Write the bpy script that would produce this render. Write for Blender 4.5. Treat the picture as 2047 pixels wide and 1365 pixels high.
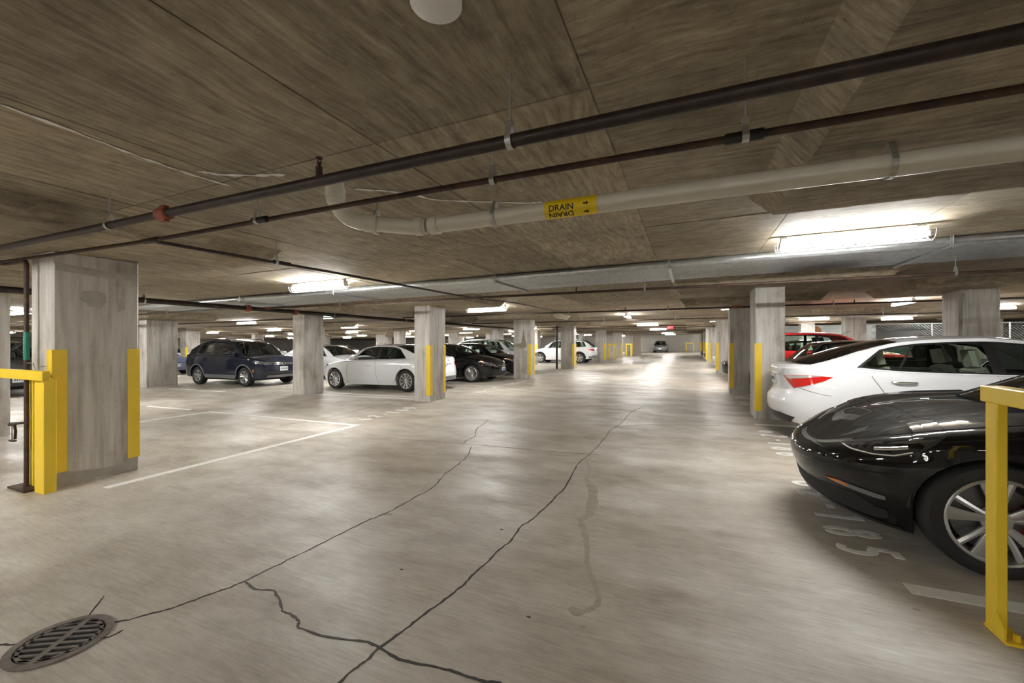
import bpy, bmesh, math, random
import numpy as np
from mathutils import Vector, Matrix
from mathutils.geometry import delaunay_2d_cdt

for o in list(bpy.data.objects): bpy.data.objects.remove(o, do_unlink=True)
scene = bpy.context.scene
COL = scene.collection
random.seed(7)

# ------------------------------------------------------------------ camera, world, exposure
F, CX, CY, VPX, CZ = 825.0, 1023.5, 684.0, 1378.0, 1.40     # measured on the 2047x1365 frame
TH = math.atan((VPX - CX) / F); CT, ST = math.cos(TH), math.sin(TH)
cam = bpy.data.cameras.new('camera'); cam_o = bpy.data.objects.new('camera', cam); COL.objects.link(cam_o)
cam.sensor_width = 36.0; cam.lens = F / 2047 * 36; cam.shift_y = 1.5 / 2047; cam.clip_end = 300
cam_o.location = (0, 0, CZ); cam_o.rotation_euler = (math.pi / 2, 0, TH)
scene.camera = cam_o
world = bpy.data.worlds.new('world'); scene.world = world; world.use_nodes = True
world.node_tree.nodes['Background'].inputs[0].default_value = (0.9, 0.95, 1, 1)
world.node_tree.nodes['Background'].inputs[1].default_value = 0.0
vs = scene.view_settings
vs.view_transform = 'Standard'; vs.look = 'None'; vs.gamma = 1.0; vs.use_curve_mapping = False
vs.exposure = 0.98
LAMP = 190.0          # emission strength of the fluorescent tubes

# pixel -> direction -> point on the surface that carries the thing
def ray(x, y):
    r = (x - CX) / F; u = -(y - CY) / F
    return (r * CT - ST, r * ST + CT, u)
def fz(X): return 0.01 * X                       # floor falls gently to the left
def cz(X): return 2.545 + 0.012 * X              # ceiling underside
def gp(x, y):
    d = ray(x, y); t = CZ / (0.01 * d[0] - d[2]); return (d[0] * t, d[1] * t)
def atz(x, y, z):
    d = ray(x, y); t = (z - CZ) / d[2]; return (d[0] * t, d[1] * t, z)
def atc(x, y):                                   # on the ceiling
    d = ray(x, y); t = (2.545 - CZ) / (d[2] - 0.012 * d[0]); return (d[0] * t, d[1] * t)
FS, CS = math.atan(0.01), math.atan(0.012)

# ------------------------------------------------------------------ helpers
def tag(o, label=None, cat=None, group=None, kind=None):
    if label: o['label'] = label
    if cat: o['category'] = cat
    if group: o['group'] = group
    if kind: o['kind'] = kind
    return o
def empty(name, loc=(0, 0, 0), rz=0.0, slope=False):
    o = bpy.data.objects.new(name, None); COL.objects.link(o); o.empty_display_size = 0.2
    m = Matrix.Rotation(rz, 4, 'Z')
    if slope: m = Matrix.Rotation(-FS, 4, 'Y') @ m
    o.matrix_world = Matrix.Translation(loc) @ m
    return o
def link(name, me, parent=None, loc=None):
    o = bpy.data.objects.new(name, me); COL.objects.link(o)
    if parent: o.parent = parent
    if loc is not None: o.location = loc
    return o

class MB:
    def __init__(s): s.v = []; s.f = []; s.m = []; s.mi = 0
    def add(s, vs, fs):
        n = len(s.v); s.v += [tuple(p) for p in vs]
        s.f += [tuple(i + n for i in f) for f in fs]; s.m += [s.mi] * len(fs); return s
    def box(s, x0, y0, z0, x1, y1, z1, mat=None):
        P = [(x0,y0,z0),(x1,y0,z0),(x1,y1,z0),(x0,y1,z0),(x0,y0,z1),(x1,y0,z1),(x1,y1,z1),(x0,y1,z1)]
        if mat is not None: P = [tuple(mat @ Vector(p)) for p in P]
        return s.add(P, [(0,3,2,1),(4,5,6,7),(0,1,5,4),(1,2,6,5),(2,3,7,6),(3,0,4,7)])
    def bbox(s, x0, y0, z0, x1, y1, z1, b=0.01):   # chamfered box
        X=[(x0,x1),(x0+b,x1-b)];Y=[(y0,y1),(y0+b,y1-b)];Z=[(z0,z1),(z0+b,z1-b)]
        bm = bmesh.new(); bmesh.ops.create_cube(bm, size=1)
        for v in bm.verts: v.co = Vector(((x0+x1)/2+v.co.x*(x1-x0),(y0+y1)/2+v.co.y*(y1-y0),(z0+z1)/2+v.co.z*(z1-z0)))
        bmesh.ops.bevel(bm, geom=bm.edges[:], offset=b, segments=1, affect='EDGES')
        bm.verts.index_update()
        s.add([v.co[:] for v in bm.verts], [[v.index for v in f.verts] for f in bm.faces]); bm.free(); return s
    def tube(s, pts, r, n=10, caps=True):
        pts = [Vector(p) for p in pts]; rs = r if isinstance(r, (list, tuple)) else [r] * len(pts)
        V = []; prev = None
        for i, p in enumerate(pts):
            a = pts[max(i-1, 0)]; b = pts[min(i+1, len(pts)-1)]; t = (b - a).normalized()
            if prev is None:
                u = t.cross(Vector((0,0,1)));
                if u.length < 1e-3: u = t.cross(Vector((0,1,0)))
                u.normalize()
            else:
                u = (prev - t * prev.dot(t)).normalized()
            prev = u; w = t.cross(u)
            for k in range(n):
                a_ = 2*math.pi*k/n; V.append(p + (u*math.cos(a_) + w*math.sin(a_)) * rs[i])
        Fc = []
        for i in range(len(pts)-1):
            for k in range(n):
                k2 = (k+1) % n; Fc.append((i*n+k, i*n+k2, (i+1)*n+k2, (i+1)*n+k))
        if caps: Fc.append(tuple(range(n))[::-1]); Fc.append(tuple((len(pts)-1)*n+k for k in range(n)))
        return s.add(V, Fc)
    def lathe(s, prof, n=32, axis='y', c=(0,0,0), close=False, arc=None):
        V = []; Fc = []; m = len(prof); full = arc is None
        N = n if full else n + 1
        for k in range(N):
            a = 2*math.pi*k/n if full else arc[0] + (arc[1]-arc[0])*k/n
            for (r, h) in prof:
                x, y = r*math.cos(a), r*math.sin(a)
                p = {'y': (x, h, y), 'z': (x, y, h), 'x': (h, x, y)}[axis]
                V.append((p[0]+c[0], p[1]+c[1], p[2]+c[2]))
        for k in range(n):
            k2 = (k+1) % n if full else k+1
            for i in range(m - (0 if close else 1)):
                j = (i+1) % m; Fc.append((k*m+i, k*m+j, k2*m+j, k2*m+i))
        return s.add(V, Fc)
    def strip(s, pts, w, z0, z1, taper=False):      # flat ribbon with thickness, pts = (x,y)
        n = len(pts); V = []
        for i, p in enumerate(pts):
            a = Vector(pts[max(i-1,0)]).to_2d(); b = Vector(pts[min(i+1,n-1)]).to_2d(); t = (b-a)
            t = t.normalized() if t.length > 1e-9 else Vector((1,0)); nn = Vector((-t.y, t.x))
            ww = (w[i] if isinstance(w, (list, tuple)) else w) / 2
            if taper and i in (0, n-1): ww *= 0.25
            zz = fz(p[0]) if z0 is None else 0
            za, zb = (zz - 0.004, zz + z1) if z0 is None else (z0, z1)
            l = Vector(p[:2]) + nn*ww; r = Vector(p[:2]) - nn*ww
            V += [(l.x,l.y,zb),(r.x,r.y,zb),(r.x,r.y,za),(l.x,l.y,za)]
        Fc = []
        for i in range(n-1):
            a, b = i*4, i*4+4
            Fc += [(a,b,b+1,a+1),(a+1,b+1,b+2,a+2),(a+3,a+2,b+2,b+3),(a,a+3,b+3,b)]
        Fc += [(0,1,2,3),(n*4-1,n*4-2,n*4-3,n*4-4)]
        return s.add(V, Fc)
    def mesh(s, name, mats, smooth=False, weld=0.0):
        me = bpy.data.meshes.new(name)
        me.from_pydata(s.v, [], s.f)
        if not isinstance(mats, (list, tuple)): mats = [mats]
        for m in mats: me.materials.append(m)
        me.polygons.foreach_set('material_index', s.m)
        bm = bmesh.new(); bm.from_mesh(me)
        if weld: bmesh.ops.remove_doubles(bm, verts=bm.verts, dist=weld)
        bmesh.ops.recalc_face_normals(bm, faces=bm.faces)
        bm.to_mesh(me); bm.free()
        if smooth:
            me.polygons.foreach_set('use_smooth', [True]*len(me.polygons))
            if smooth != 'all': me.set_sharp_from_angle(angle=math.radians(smooth if smooth is not True else 40))
        me.update(); return me
    def build(s, name, mats, parent=None, smooth=False, weld=0.0):
        return link(name, s.mesh(name, mats, smooth, weld), parent)

def pchip(P):
    x = np.array([p[0] for p in P], float); y = np.array([p[1] for p in P], float)
    h = np.diff(x); d = np.diff(y)/h; m = np.zeros(len(x)); m[0] = d[0]; m[-1] = d[-1]
    for i in range(1, len(x)-1):
        if d[i-1]*d[i] > 0:
            w1 = 2*h[i]+h[i-1]; w2 = h[i]+2*h[i-1]; m[i] = (w1+w2)/(w1/d[i-1]+w2/d[i])
    def f(q):
        q = np.clip(np.asarray(q, float), x[0], x[-1]); i = np.clip(np.searchsorted(x, q)-1, 0, len(h)-1)
        t = (q-x[i])/h[i]; t2 = t*t; t3 = t2*t
        return (2*t3-3*t2+1)*y[i]+(t3-2*t2+t)*h[i]*m[i]+(-2*t3+3*t2)*y[i+1]+(t3-t2)*h[i]*m[i+1]
    return f

# ------------------------------------------------------------------ materials
def new_mat(name):
    m = bpy.data.materials.new(name); m.use_nodes = True
    nt = m.node_tree; b = nt.nodes['Principled BSDF']; return m, nt, b
def plain(name, col, rough=0.5, metal=0.0, coat=0.0, spec=0.5, noise=0.0, nscale=8.0):
    m, nt, b = new_mat(name)
    b.inputs['Base Color'].default_value = (*col, 1); b.inputs['Roughness'].default_value = rough
    b.inputs['Metallic'].default_value = metal; b.inputs['Coat Weight'].default_value = coat
    b.inputs['Coat Roughness'].default_value = 0.04; b.inputs['Specular IOR Level'].default_value = spec
    if noise:
        tc = nt.nodes.new('ShaderNodeTexCoord'); n = nt.nodes.new('ShaderNodeTexNoise'); n.inputs['Scale'].default_value = nscale
        n.inputs['Detail'].default_value = 5
        nt.links.new(tc.outputs['Object'], n.inputs['Vector'])
        mx = nt.nodes.new('ShaderNodeMix'); mx.data_type = 'RGBA'
        mx.inputs['A'].default_value = (*[c*(1-noise) for c in col], 1); mx.inputs['B'].default_value = (*[min(1, c*(1+noise)) for c in col], 1)
        nt.links.new(n.outputs['Fac'], mx.inputs['Factor']); nt.links.new(mx.outputs['Result'], b.inputs['Base Color'])
    return m
class NT:
    def __init__(s, nt): s.nt = nt
    def n(s, t, **k):
        o = s.nt.nodes.new('ShaderNode'+t)
        for a, v in k.items(): setattr(o, a, v)
        return o
    def l(s, a, b): s.nt.links.new(a, b)
    def val(s, x, sock):
        if hasattr(x, 'is_output'): s.l(x, sock)
        else: sock.default_value = x
    def math(s, op, a, b=0.0, clamp=False):
        o = s.n('Math', operation=op, use_clamp=clamp); s.val(a, o.inputs[0]); s.val(b, o.inputs[1]); return o.outputs[0]
    def mix(s, f, a, b, bt='MIX'):
        o = s.n('Mix', data_type='RGBA', blend_type=bt)
        s.val(f, o.inputs['Factor'])
        for x, k in ((a, 'A'), (b, 'B')):
            if isinstance(x, tuple): o.inputs[k].default_value = (*x, 1)
            else: s.l(x, o.inputs[k])
        return o.outputs['Result']
    def noise(s, vec, scale, detail=4, rough=0.55, stretch=None, loc=(0,0,0)):
        o = s.n('TexNoise'); o.inputs['Scale'].default_value = scale; o.inputs['Detail'].default_value = detail; o.inputs['Roughness'].default_value = rough
        mp = s.n('Mapping'); s.l(vec, mp.inputs['Vector']); mp.inputs['Location'].default_value = loc
        if stretch: mp.inputs['Scale'].default_value = stretch
        s.l(mp.outputs[0], o.inputs['Vector']); return o.outputs['Fac']
    def ramp(s, f, stops):
        o = s.n('ValToRGB'); r = o.color_ramp
        while len(r.elements) < len(stops): r.elements.new(0.5)
        for e, (p, c) in zip(r.elements, stops): e.position = p; e.color = (*c, 1)
        s.l(f, o.inputs['Fac']); return o.outputs['Color']
    def bump(s, h, strength, dist=0.01):
        o = s.n('Bump'); o.inputs['Strength'].default_value = strength; o.inputs['Distance'].default_value = dist
        s.l(h, o.inputs['Height']); return o.outputs['Normal']

def mat_floor():
    m, nt, b = new_mat('floor_concrete'); k = NT(nt)
    pos = k.n('NewGeometry').outputs['Position']
    big = k.noise(pos, 0.35, 3)
    mid = k.noise(pos, 1.4, 7, 0.66, (0.75, 1.3, 1))
    broom = k.noise(pos, 24.0, 7, 0.75, (0.22, 2.4, 1))
    speck = k.noise(pos, 60.0, 2)
    smear = k.noise(pos, 2.0, 6, 0.65, (0.45, 1.1, 1), (7, 2, 0))
    c1 = k.ramp(mid, [(0.28, (0.37, 0.33, 0.275)), (0.5, (0.535, 0.495, 0.435)), (0.72, (0.675, 0.645, 0.59))])
    c2 = k.ramp(broom, [(0.25, (0.62, 0.60, 0.57)), (0.55, (1.0, 1.0, 1.0)), (0.8, (1.12, 1.12, 1.1))])
    c = k.mix(0.8, c1, c2, 'MULTIPLY')
    stain = k.ramp(big, [(0.30, (0.74, 0.66, 0.54)), (0.52, (1, 1, 1)), (1, (1.08, 1.07, 1.05))])
    c = k.mix(0.7, c, stain, 'MULTIPLY')
    sp = k.ramp(speck, [(0.22, (0.35, 0.3, 0.25)), (0.3, (1, 1, 1))])
    c = k.mix(0.35, c, sp, 'MULTIPLY')
    c = k.mix(0.75, c, k.ramp(smear, [(0.30, (0.66, 0.60, 0.53)), (0.46, (1, 1, 1)), (0.7, (1.05, 1.05, 1.05))]), 'MULTIPLY')
    k.l(c, b.inputs['Base Color'])
    rg = k.n('MapRange'); k.l(mid, rg.inputs['Value']); rg.inputs['From Min'].default_value = 0.3; rg.inputs['From Max'].default_value = 0.75
    rg.inputs['To Min'].default_value = 0.62; rg.inputs['To Max'].default_value = 0.30
    k.l(rg.outputs[0], b.inputs['Roughness'])
    k.l(k.bump(broom, 0.25, 0.004), b.inputs['Normal'])
    return m
def mat_ceiling():
    m, nt, b = new_mat('board_formed_concrete'); k = NT(nt)
    pos = k.n('NewGeometry').outputs['Position']
    sx = k.n('SeparateXYZ'); k.l(pos, sx.inputs[0])
    ix = k.math('FLOOR', k.math('DIVIDE', k.math('ADD', sx.outputs[0], 0.41), 1.22))
    iy = k.math('FLOOR', k.math('DIVIDE', k.math('ADD', sx.outputs[1], 0.6), 2.44))
    cv = k.n('CombineXYZ'); k.l(ix, cv.inputs[0]); k.l(iy, cv.inputs[1])
    wn = k.n('TexWhiteNoise', noise_dimensions='3D'); k.l(cv.outputs[0], wn.inputs['Vector'])
    sel = k.math('GREATER_THAN', ix, -0.5)
    # wood grain: warped streaks along y (left boards) or along x (right boards)
    wv = k.n('TexNoise'); wv.inputs['Scale'].default_value = 1.3; wv.inputs['Detail'].default_value = 2; k.l(pos, wv.inputs['Vector'])
    dv = k.n('VectorMath', operation='SCALE'); k.l(wv.outputs['Color'], dv.inputs[0]); dv.inputs['Scale'].default_value = 0.22
    av = k.n('VectorMath', operation='ADD'); k.l(pos, av.inputs[0]); k.l(dv.outputs[0], av.inputs[1])
    gy = k.noise(av.outputs[0], 9.0, 6, 0.68, (3.2, 0.34, 1))
    gx = k.noise(av.outputs[0], 9.0, 6, 0.68, (0.34, 3.2, 1), (3, 1, 0))
    mxg = k.n('Mix', data_type='FLOAT'); k.l(sel, mxg.inputs['Factor']); k.l(gy, mxg.inputs['A']); k.l(gx, mxg.inputs['B'])
    grain = mxg.outputs['Result']
    blot = k.noise(pos, 1.1, 5, 0.65)
    c = k.ramp(grain, [(0.26, (0.135, 0.110, 0.077)), (0.46, (0.28, 0.237, 0.170)), (0.62, (0.375, 0.325, 0.243)), (0.8, (0.54, 0.495, 0.405))])
    bl = k.ramp(blot, [(0.25, (0.62, 0.58, 0.52)), (0.5, (0.95, 0.94, 0.92)), (0.75, (1.28, 1.22, 1.12))])
    c = k.mix(0.8, c, bl, 'MULTIPLY')
    pt = k.math('ADD', k.math('MULTIPLY', wn.outputs['Value'], 0.35), 0.83)
    cc = k.n('CombineColor'); [k.l(pt, cc.inputs[i]) for i in range(3)]
    c = k.mix(1.0, c, cc.outputs[0], 'MULTIPLY')
    dots = k.noise(pos, 16.0, 3, 0.6, (2.0, 0.9, 1))
    c = k.mix(0.6, c, k.ramp(dots, [(0.27, (0.55, 0.5, 0.44)), (0.36, (1, 1, 1))]), 'MULTIPLY')
    mott = k.noise(pos, 7.0, 7, 0.75)
    c = k.mix(0.75, c, k.ramp(mott, [(0.30, (0.58, 0.55, 0.52)), (0.5, (1, 1, 1)), (0.72, (1.3, 1.28, 1.25))]), 'MULTIPLY')
    k.l(c, b.inputs['Base Color']); b.inputs['Roughness'].default_value = 0.8
    k.l(k.bump(grain, 0.35, 0.006), b.inputs['Normal'])
    return m
def mat_column():
    m, nt, b = new_mat('column_concrete'); k = NT(nt)
    pos = k.n('NewGeometry').outputs['Position']
    st = k.noise(pos, 7.0, 5, 0.6, (1.6, 1.6, 0.12))
    fine = k.noise(pos, 30.0, 4, 0.6)
    blot = k.noise(pos, 1.7, 5, 0.6, (1, 1, 0.6))
    c = k.ramp(st, [(0.28, (0.36, 0.33, 0.29)), (0.5, (0.54, 0.515, 0.475)), (0.72, (0.68, 0.665, 0.635))])
    c = k.mix(0.85, c, k.ramp(blot, [(0.30, (0.52, 0.47, 0.41)), (0.47, (0.98, 0.97, 0.96)), (0.75, (1.12, 1.12, 1.12))]), 'MULTIPLY')
    c = k.mix(0.5, c, k.ramp(fine, [(0.2, (0.7, 0.68, 0.66)), (0.5, (1, 1, 1))]), 'MULTIPLY')
    k.l(c, b.inputs['Base Color']); b.inputs['Roughness'].default_value = 0.7
    k.l(k.bump(fine, 0.2, 0.003), b.inputs['Normal'])
    return m
def mat_rust(name, a, bb, rough=0.55, metal=0.2):
    m, nt, b = new_mat(name); k = NT(nt)
    tc = k.n('TexCoord').outputs['Object']
    n1 = k.noise(tc, 14.0, 5, 0.65)
    k.l(k.ramp(n1, [(0.3, a), (0.7, bb)]), b.inputs['Base Color'])
    b.inputs['Roughness'].default_value = rough; b.inputs['Metallic'].default_value = metal
    return m
def mat_emit(name, col, st):
    m = bpy.data.materials.new(name); m.use_nodes = True; nt = m.node_tree; nt.nodes.clear()
    e = nt.nodes.new('ShaderNodeEmission'); e.inputs[0].default_value = (*col, 1); e.inputs[1].default_value = st
    o = nt.nodes.new('ShaderNodeOutputMaterial'); nt.links.new(e.outputs[0], o.inputs[0]); return m
def mat_glass(name, tint, refl=1.0):
    m = bpy.data.materials.new(name); m.use_nodes = True; nt = m.node_tree; nt.nodes.clear(); k = NT(nt)
    tr = k.n('BsdfTransparent'); tr.inputs[0].default_value = (*tint, 1)
    gl = k.n('BsdfGlossy'); gl.inputs[0].default_value = (1, 1, 1, 1); gl.inputs['Roughness'].default_value = 0.02
    fr = k.n('Fresnel'); fr.inputs[0].default_value = 1.5
    f = k.math('MULTIPLY', fr.outputs[0], refl)
    mx = k.n('MixShader'); k.l(f, mx.inputs[0]); k.l(tr.outputs[0], mx.inputs[1]); k.l(gl.outputs[0], mx.inputs[2])
    o = k.n('OutputMaterial'); k.l(mx.outputs[0], o.inputs[0]); return m
def paint(name, col, metal=0.0, rough=0.35):
    return plain(name, col, rough if max(col) > .05 else .6, metal, coat=1.0, spec=.5 if max(col) > .05 else .05)

M = dict(
    floor=mat_floor(), ceiling=mat_ceiling(), column=mat_column(),
    yellow=plain('yellow_paint', (0.88, 0.62, 0.03), 0.42, noise=0.08, nscale=5),
    white_line=plain('white_line_paint', (0.88, 0.87, 0.83), 0.6, noise=0.18, nscale=20),
    crack=plain('crack_sealant', (0.035, 0.028, 0.022), 0.6), hair=plain('hairline_crack', (0.12, 0.10, 0.08), 0.8),
    stain=plain('damp_stain', (0.38, 0.335, 0.27), 0.5, noise=0.3, nscale=14),
    lime=plain('lime_deposit', (0.88, 0.86, 0.80), 0.8, noise=0.3, nscale=25),
    pipe=mat_rust('black_steel_pipe', (0.014, 0.009, 0.007), (0.045, 0.027, 0.019), 0.45, 0.3),
    rust=mat_rust('rusty_pipe', (0.022, 0.012, 0.008), (0.085, 0.045, 0.028), 0.65, 0.1),
    coupling=mat_rust('red_coupling', (0.22, 0.045, 0.025), (0.34, 0.10, 0.05), 0.6, 0.1),
    pvc=plain('white_pvc', (0.68, 0.65, 0.56), 0.35, noise=0.06, nscale=6),
    galv=mat_rust('galvanised_steel', (0.42, 0.44, 0.45), (0.62, 0.64, 0.65), 0.32, 0.85),
    steel=plain('hanger_steel', (0.5, 0.5, 0.48), 0.4, 0.8),
    label_yellow=plain('label_yellow', (0.86, 0.62, 0.01), 0.4), ink=plain('label_ink', (0.012, 0.012, 0.012), 0.5),
    green=plain('green_label', (0.01, 0.22, 0.15), 0.4), white=plain('white_print', (0.8, 0.8, 0.78), 0.5),
    housing=plain('lamp_housing', (0.75, 0.75, 0.72), 0.4), wire=plain('guard_wire', (0.7, 0.7, 0.68), 0.4, 0.3),
    tube=mat_emit('fluorescent_tube', (1.0, 0.99, 0.955), LAMP),
    iron=mat_rust('cast_iron', (0.15, 0.13, 0.12), (0.30, 0.27, 0.25), 0.55, 0.4), pit=plain('drain_pit', (0.01, 0.01, 0.01), 0.9),
    rubber=plain('tyre_rubber', (0.018, 0.018, 0.018), 0.75), rim=plain('alloy_rim', (0.62, 0.62, 0.61), 0.28, 0.85), rim_dark=plain('dark_rim', (0.10, 0.10, 0.10), 0.35, 0.7),
    disc=plain('brake_disc', (0.20, 0.20, 0.20), 0.35, 0.9), caliper=plain('red_caliper', (0.55, 0.01, 0.015), 0.35),
    trim=plain('black_trim', (0.012, 0.012, 0.013), 0.35), matte=plain('matte_black', (0.02, 0.02, 0.02), 0.8),
    grey_trim=plain('grey_cladding', (0.16, 0.165, 0.17), 0.5), chrome=plain('chrome', (0.85, 0.85, 0.85), 0.08, 1.0),
    glass=mat_glass('window_glass', (0.80, 0.90, 0.84)), dglass=mat_glass('dark_glass', (0.22, 0.24, 0.22)),
    lens=plain('headlamp_lens', (0.26, 0.27, 0.28), 0.1, 0.7, coat=1.0), dlens=plain('dark_headlamp_lens', (0.05, 0.05, 0.055), 0.08, 0.3, coat=1.0), red_lens=plain('red_lens', (0.55, 0.012, 0.01), 0.12, coat=1.0),
    clear_lens=plain('clear_lens', (0.62, 0.58, 0.56), 0.1, 0.3, coat=1.0), amber=plain('amber_lens', (0.75, 0.22, 0.02), 0.2, coat=1.0),
    seat_d=plain('dark_upholstery', (0.035, 0.035, 0.04), 0.7), seat_l=plain('beige_upholstery', (0.42, 0.40, 0.33), 0.8),
    plate=plain('number_plate', (0.72, 0.74, 0.78), 0.4), blue=plain('plate_blue', (0.05, 0.10, 0.42), 0.4),
    exit=mat_emit('exit_sign_red', (0.9, 0.05, 0.06), 1.2), brown=plain('brown_mirror_back', (0.28, 0.12, 0.035), 0.5),
    block=plain('painted_block', (0.62, 0.66, 0.67), 0.6, noise=0.08, nscale=4), mortar=plain('mortar', (0.45, 0.47, 0.47), 0.9),
    wall=plain('wall_concrete', (0.48, 0.45, 0.40), 0.8, noise=0.25, nscale=0.6), mesh_wire=plain('fence_wire', (0.55, 0.57, 0.56), 0.4, 0.7),
    rust_stain=plain('rust_stain', (0.29, 0.245, 0.195), 0.7, noise=0.35, nscale=9), damp=plain('column_damp', (0.41, 0.38, 0.335), 0.6, noise=0.25, nscale=12),
    brick=plain('buff_brick', (0.42, 0.36, 0.30), 0.8, noise=0.15, nscale=3),
)
P_BLACK = paint('black_paint', (0.004, 0.004, 0.0045)); P_WHITE = paint('white_paint', (0.78, 0.79, 0.81)); P_NAVY = paint('navy_paint', (0.011, 0.016, 0.032), 0.2)
P_SILVER = paint('silver_paint', (0.60, 0.61, 0.63), 0.4); P_RED = paint('red_paint', (0.55, 0.015, 0.015)); P_DRED = paint('dark_red_paint', (0.16, 0.012, 0.015))
P_GREY = paint('grey_paint', (0.12, 0.125, 0.13), 0.3); P_BLUE = paint('blue_paint', (0.06, 0.075, 0.15), 0.3)

# ------------------------------------------------------------------ the shell: floor, ceiling, walls
XL, XR, YB, YF = -62.0, 26.0, -14.0, 66.3
def slab(name, zf, t, m, up):
    b = MB(); nx, ny = 12, 12
    P = [(XL, YB), (XR, YB), (XR, YF), (XL, YF)]
    lo = [(x, y, zf(x) - (t if not up else 0)) for x, y in P]; hi = [(x, y, zf(x) + (t if up else 0)) for x, y in P]
    b.add(lo + hi, [(0,3,2,1),(4,5,6,7),(0,1,5,4),(1,2,6,5),(2,3,7,6),(3,0,4,7)])
    return b.build(name, m)
floor = tag(slab('floor', fz, 0.25, M['floor'], False), kind='structure', label='broom-finished pale concrete garage floor with sealed cracks')
ceiling = tag(slab('ceiling', lambda x: cz(x) + 0.006, 0.3, M['ceiling'], True), kind='structure', label='brown board-formed concrete ceiling slab with drop panels')
def wall(name, x0, y0, x1, y1, label):
    b = MB(); b.box(x0, y0, -0.9, x1, y1, 3.2); o = b.build(name, M['wall']); tag(o, label, kind='structure'); return o
wall('wall_far', XL, YF, XR, YF + 0.3, 'far concrete end wall of the garage')
wall('wall_left', XL - 0.3, YB, XL, YF, 'left concrete wall of the garage')
wall('wall_right', XR, YB, XR + 0.3, YF, 'right concrete wall of the garage')
wall('wall_back', XL, YB - 0.3, XR, YB, 'concrete wall behind the viewer')

# plywood-form panels of the ceiling that can be told apart near the camera
pm = MB(); pm.box(-0.606, -1.216, 0, 0.606, 1.216, 0.012); panel_me = pm.mesh('form_panel', M['ceiling'])
for i in range(-8, 5):
    for j in range(-1, 5):
        x = -0.41 + 1.22 * (i + 0.5); y = -0.6 + 2.44 * (j + 0.5)
        o = link('form_panel', panel_me, ceiling); o.location = (x, y, cz(x) + random.uniform(-0.0035, 0.0015)); o.rotation_euler = (0, -CS, 0)

# tapered drop panels over the columns
DROP = 0.165
def drop(x, y, hx=1.5, hy=1.0, d=DROP, tp=0.14):
    b = MB(); c = cz(x)
    b.add([(-hx, -hy, -d), (hx, -hy, -d), (hx, hy, -d), (-hx, hy, -d), (-hx-tp, -hy-tp, 0.02), (hx+tp, -hy-tp, 0.02), (hx+tp, hy+tp, 0.02), (-hx-tp, hy+tp, 0.02)],
          [(0,3,2,1),(4,5,6,7),(0,1,5,4),(1,2,6,5),(2,3,7,6),(3,0,4,7)])
    o = b.build('drop_panel', M['ceiling'], ceiling); o.location = (x, y, c); o.rotation_euler = (0, -CS, 0)

# lime-streaked ceiling cracks
def ceil_line(px, w, m, name='lime_streak'):
    pts = [atc(*p) for p in px]; n = len(pts)
    b = MB(); V = []
    Q = []
    for i in range(n - 1):                        # refine and roughen
        for t in np.linspace(0, 1, 7)[:-1]:
            a, c = pts[i], pts[i+1]; Q.append((a[0]+(c[0]-a[0])*t + random.uniform(-.006,.006), a[1]+(c[1]-a[1])*t + random.uniform(-.006,.006)))
    Q.append(pts[-1])
    ws = [w * random.uniform(0.25, 1.3) for _ in Q]; ws[0] = ws[-1] = w * 0.1
    b.strip(Q, ws, 0, 0.002)
    b.v = [(x, y, cz(x) - 0.0075 + z) for x, y, z in b.v]
    b.build(name, m, ceiling)
ceil_line([(0,205),(120,250),(250,300),(345,335),(400,352),(460,370)], 0.03, M['lime'])
ceil_line([(392,340),(440,347),(510,349),(570,347)], 0.035, M['lime'])
ceil_line([(705,376),(770,380),(815,385),(870,398),(960,402),(1060,404),(1100,402)], 0.03, M['lime'])

# pale round plate on the ceiling
x, y = atc(872, -4)
b = MB(); b.lathe([(0.0, -0.03), (0.075, -0.03), (0.085, -0.022), (0.085, 0)], 28, 'z')
o = b.build('ceiling_box_cover', M['housing'], None, 40); o.location = (x, y, cz(x)); tag(o, 'pale round cover plate on the ceiling at the top edge', 'cover plate')

# ------------------------------------------------------------------ floor markings, cracks, stains (all belong to the floor)
def mark(name, pts, w, m, h=0.003, taper=False):
    b = MB(); b.strip(pts, w, None, h, taper); return b.build(name, m, floor)
def seg(name, a, c, w=0.10, m=None): return mark(name, [a, c], w, m or M['white_line'])
def refine(px, jit, k=5):
    Q = []
    for i in range(len(px)-1):
        a, c = px[i], px[i+1]
        for t in np.linspace(0, 1, k+1)[:-1]:
            j = jit if 0 < t else 0
            Q.append((a[0]+(c[0]-a[0])*t+random.uniform(-j,j), a[1]+(c[1]-a[1])*t+random.uniform(-j,j)))
    Q.append(px[-1]); return Q
def crack(px, w, m, jit=1.0, name='crack', h=0.0015):
    pts = [gp(*p) for p in refine(px, jit)]
    ws = [w * random.uniform(0.6, 1.3) for _ in pts]; ws[0] *= 0.3; ws[-1] *= 0.3
    mark(name, pts, ws, m, h)
z8 = lambda L: [(600 + x/2.333, 780 + y/2.333) for x, y in L]
z7 = lambda L: [(x/3.412, 1100 + y/3.412) for x, y in L]
A = z8([(1600,75),(1545,100),(1490,160),(1450,185),(1420,225),(1380,270),(1335,310),(1290,350),(1265,400),(1230,460),(1180,510),(1140,550),(1085,600),(1030,635),(1012,660),(980,705),(915,755),(870,805),(800,865),(760,910),(690,965),(610,1020),(540,1075),(470,1130),(370,1200),(310,1260),(240,1310),(180,1365),(120,1420)])
crack(A[:8], 0.010, M['crack']); crack(A[7:], 0.013, M['crack'])
crack(z8([(880,138),(825,180),(815,215),(750,250)]), 0.012, M['crack'])
crack(z8([(800,260),(785,300),(740,345),(680,385),(640,435),(600,465),(490,525),(400,575),(310,610),(200,665),(0,765)]), 0.011, M['crack'])
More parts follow.
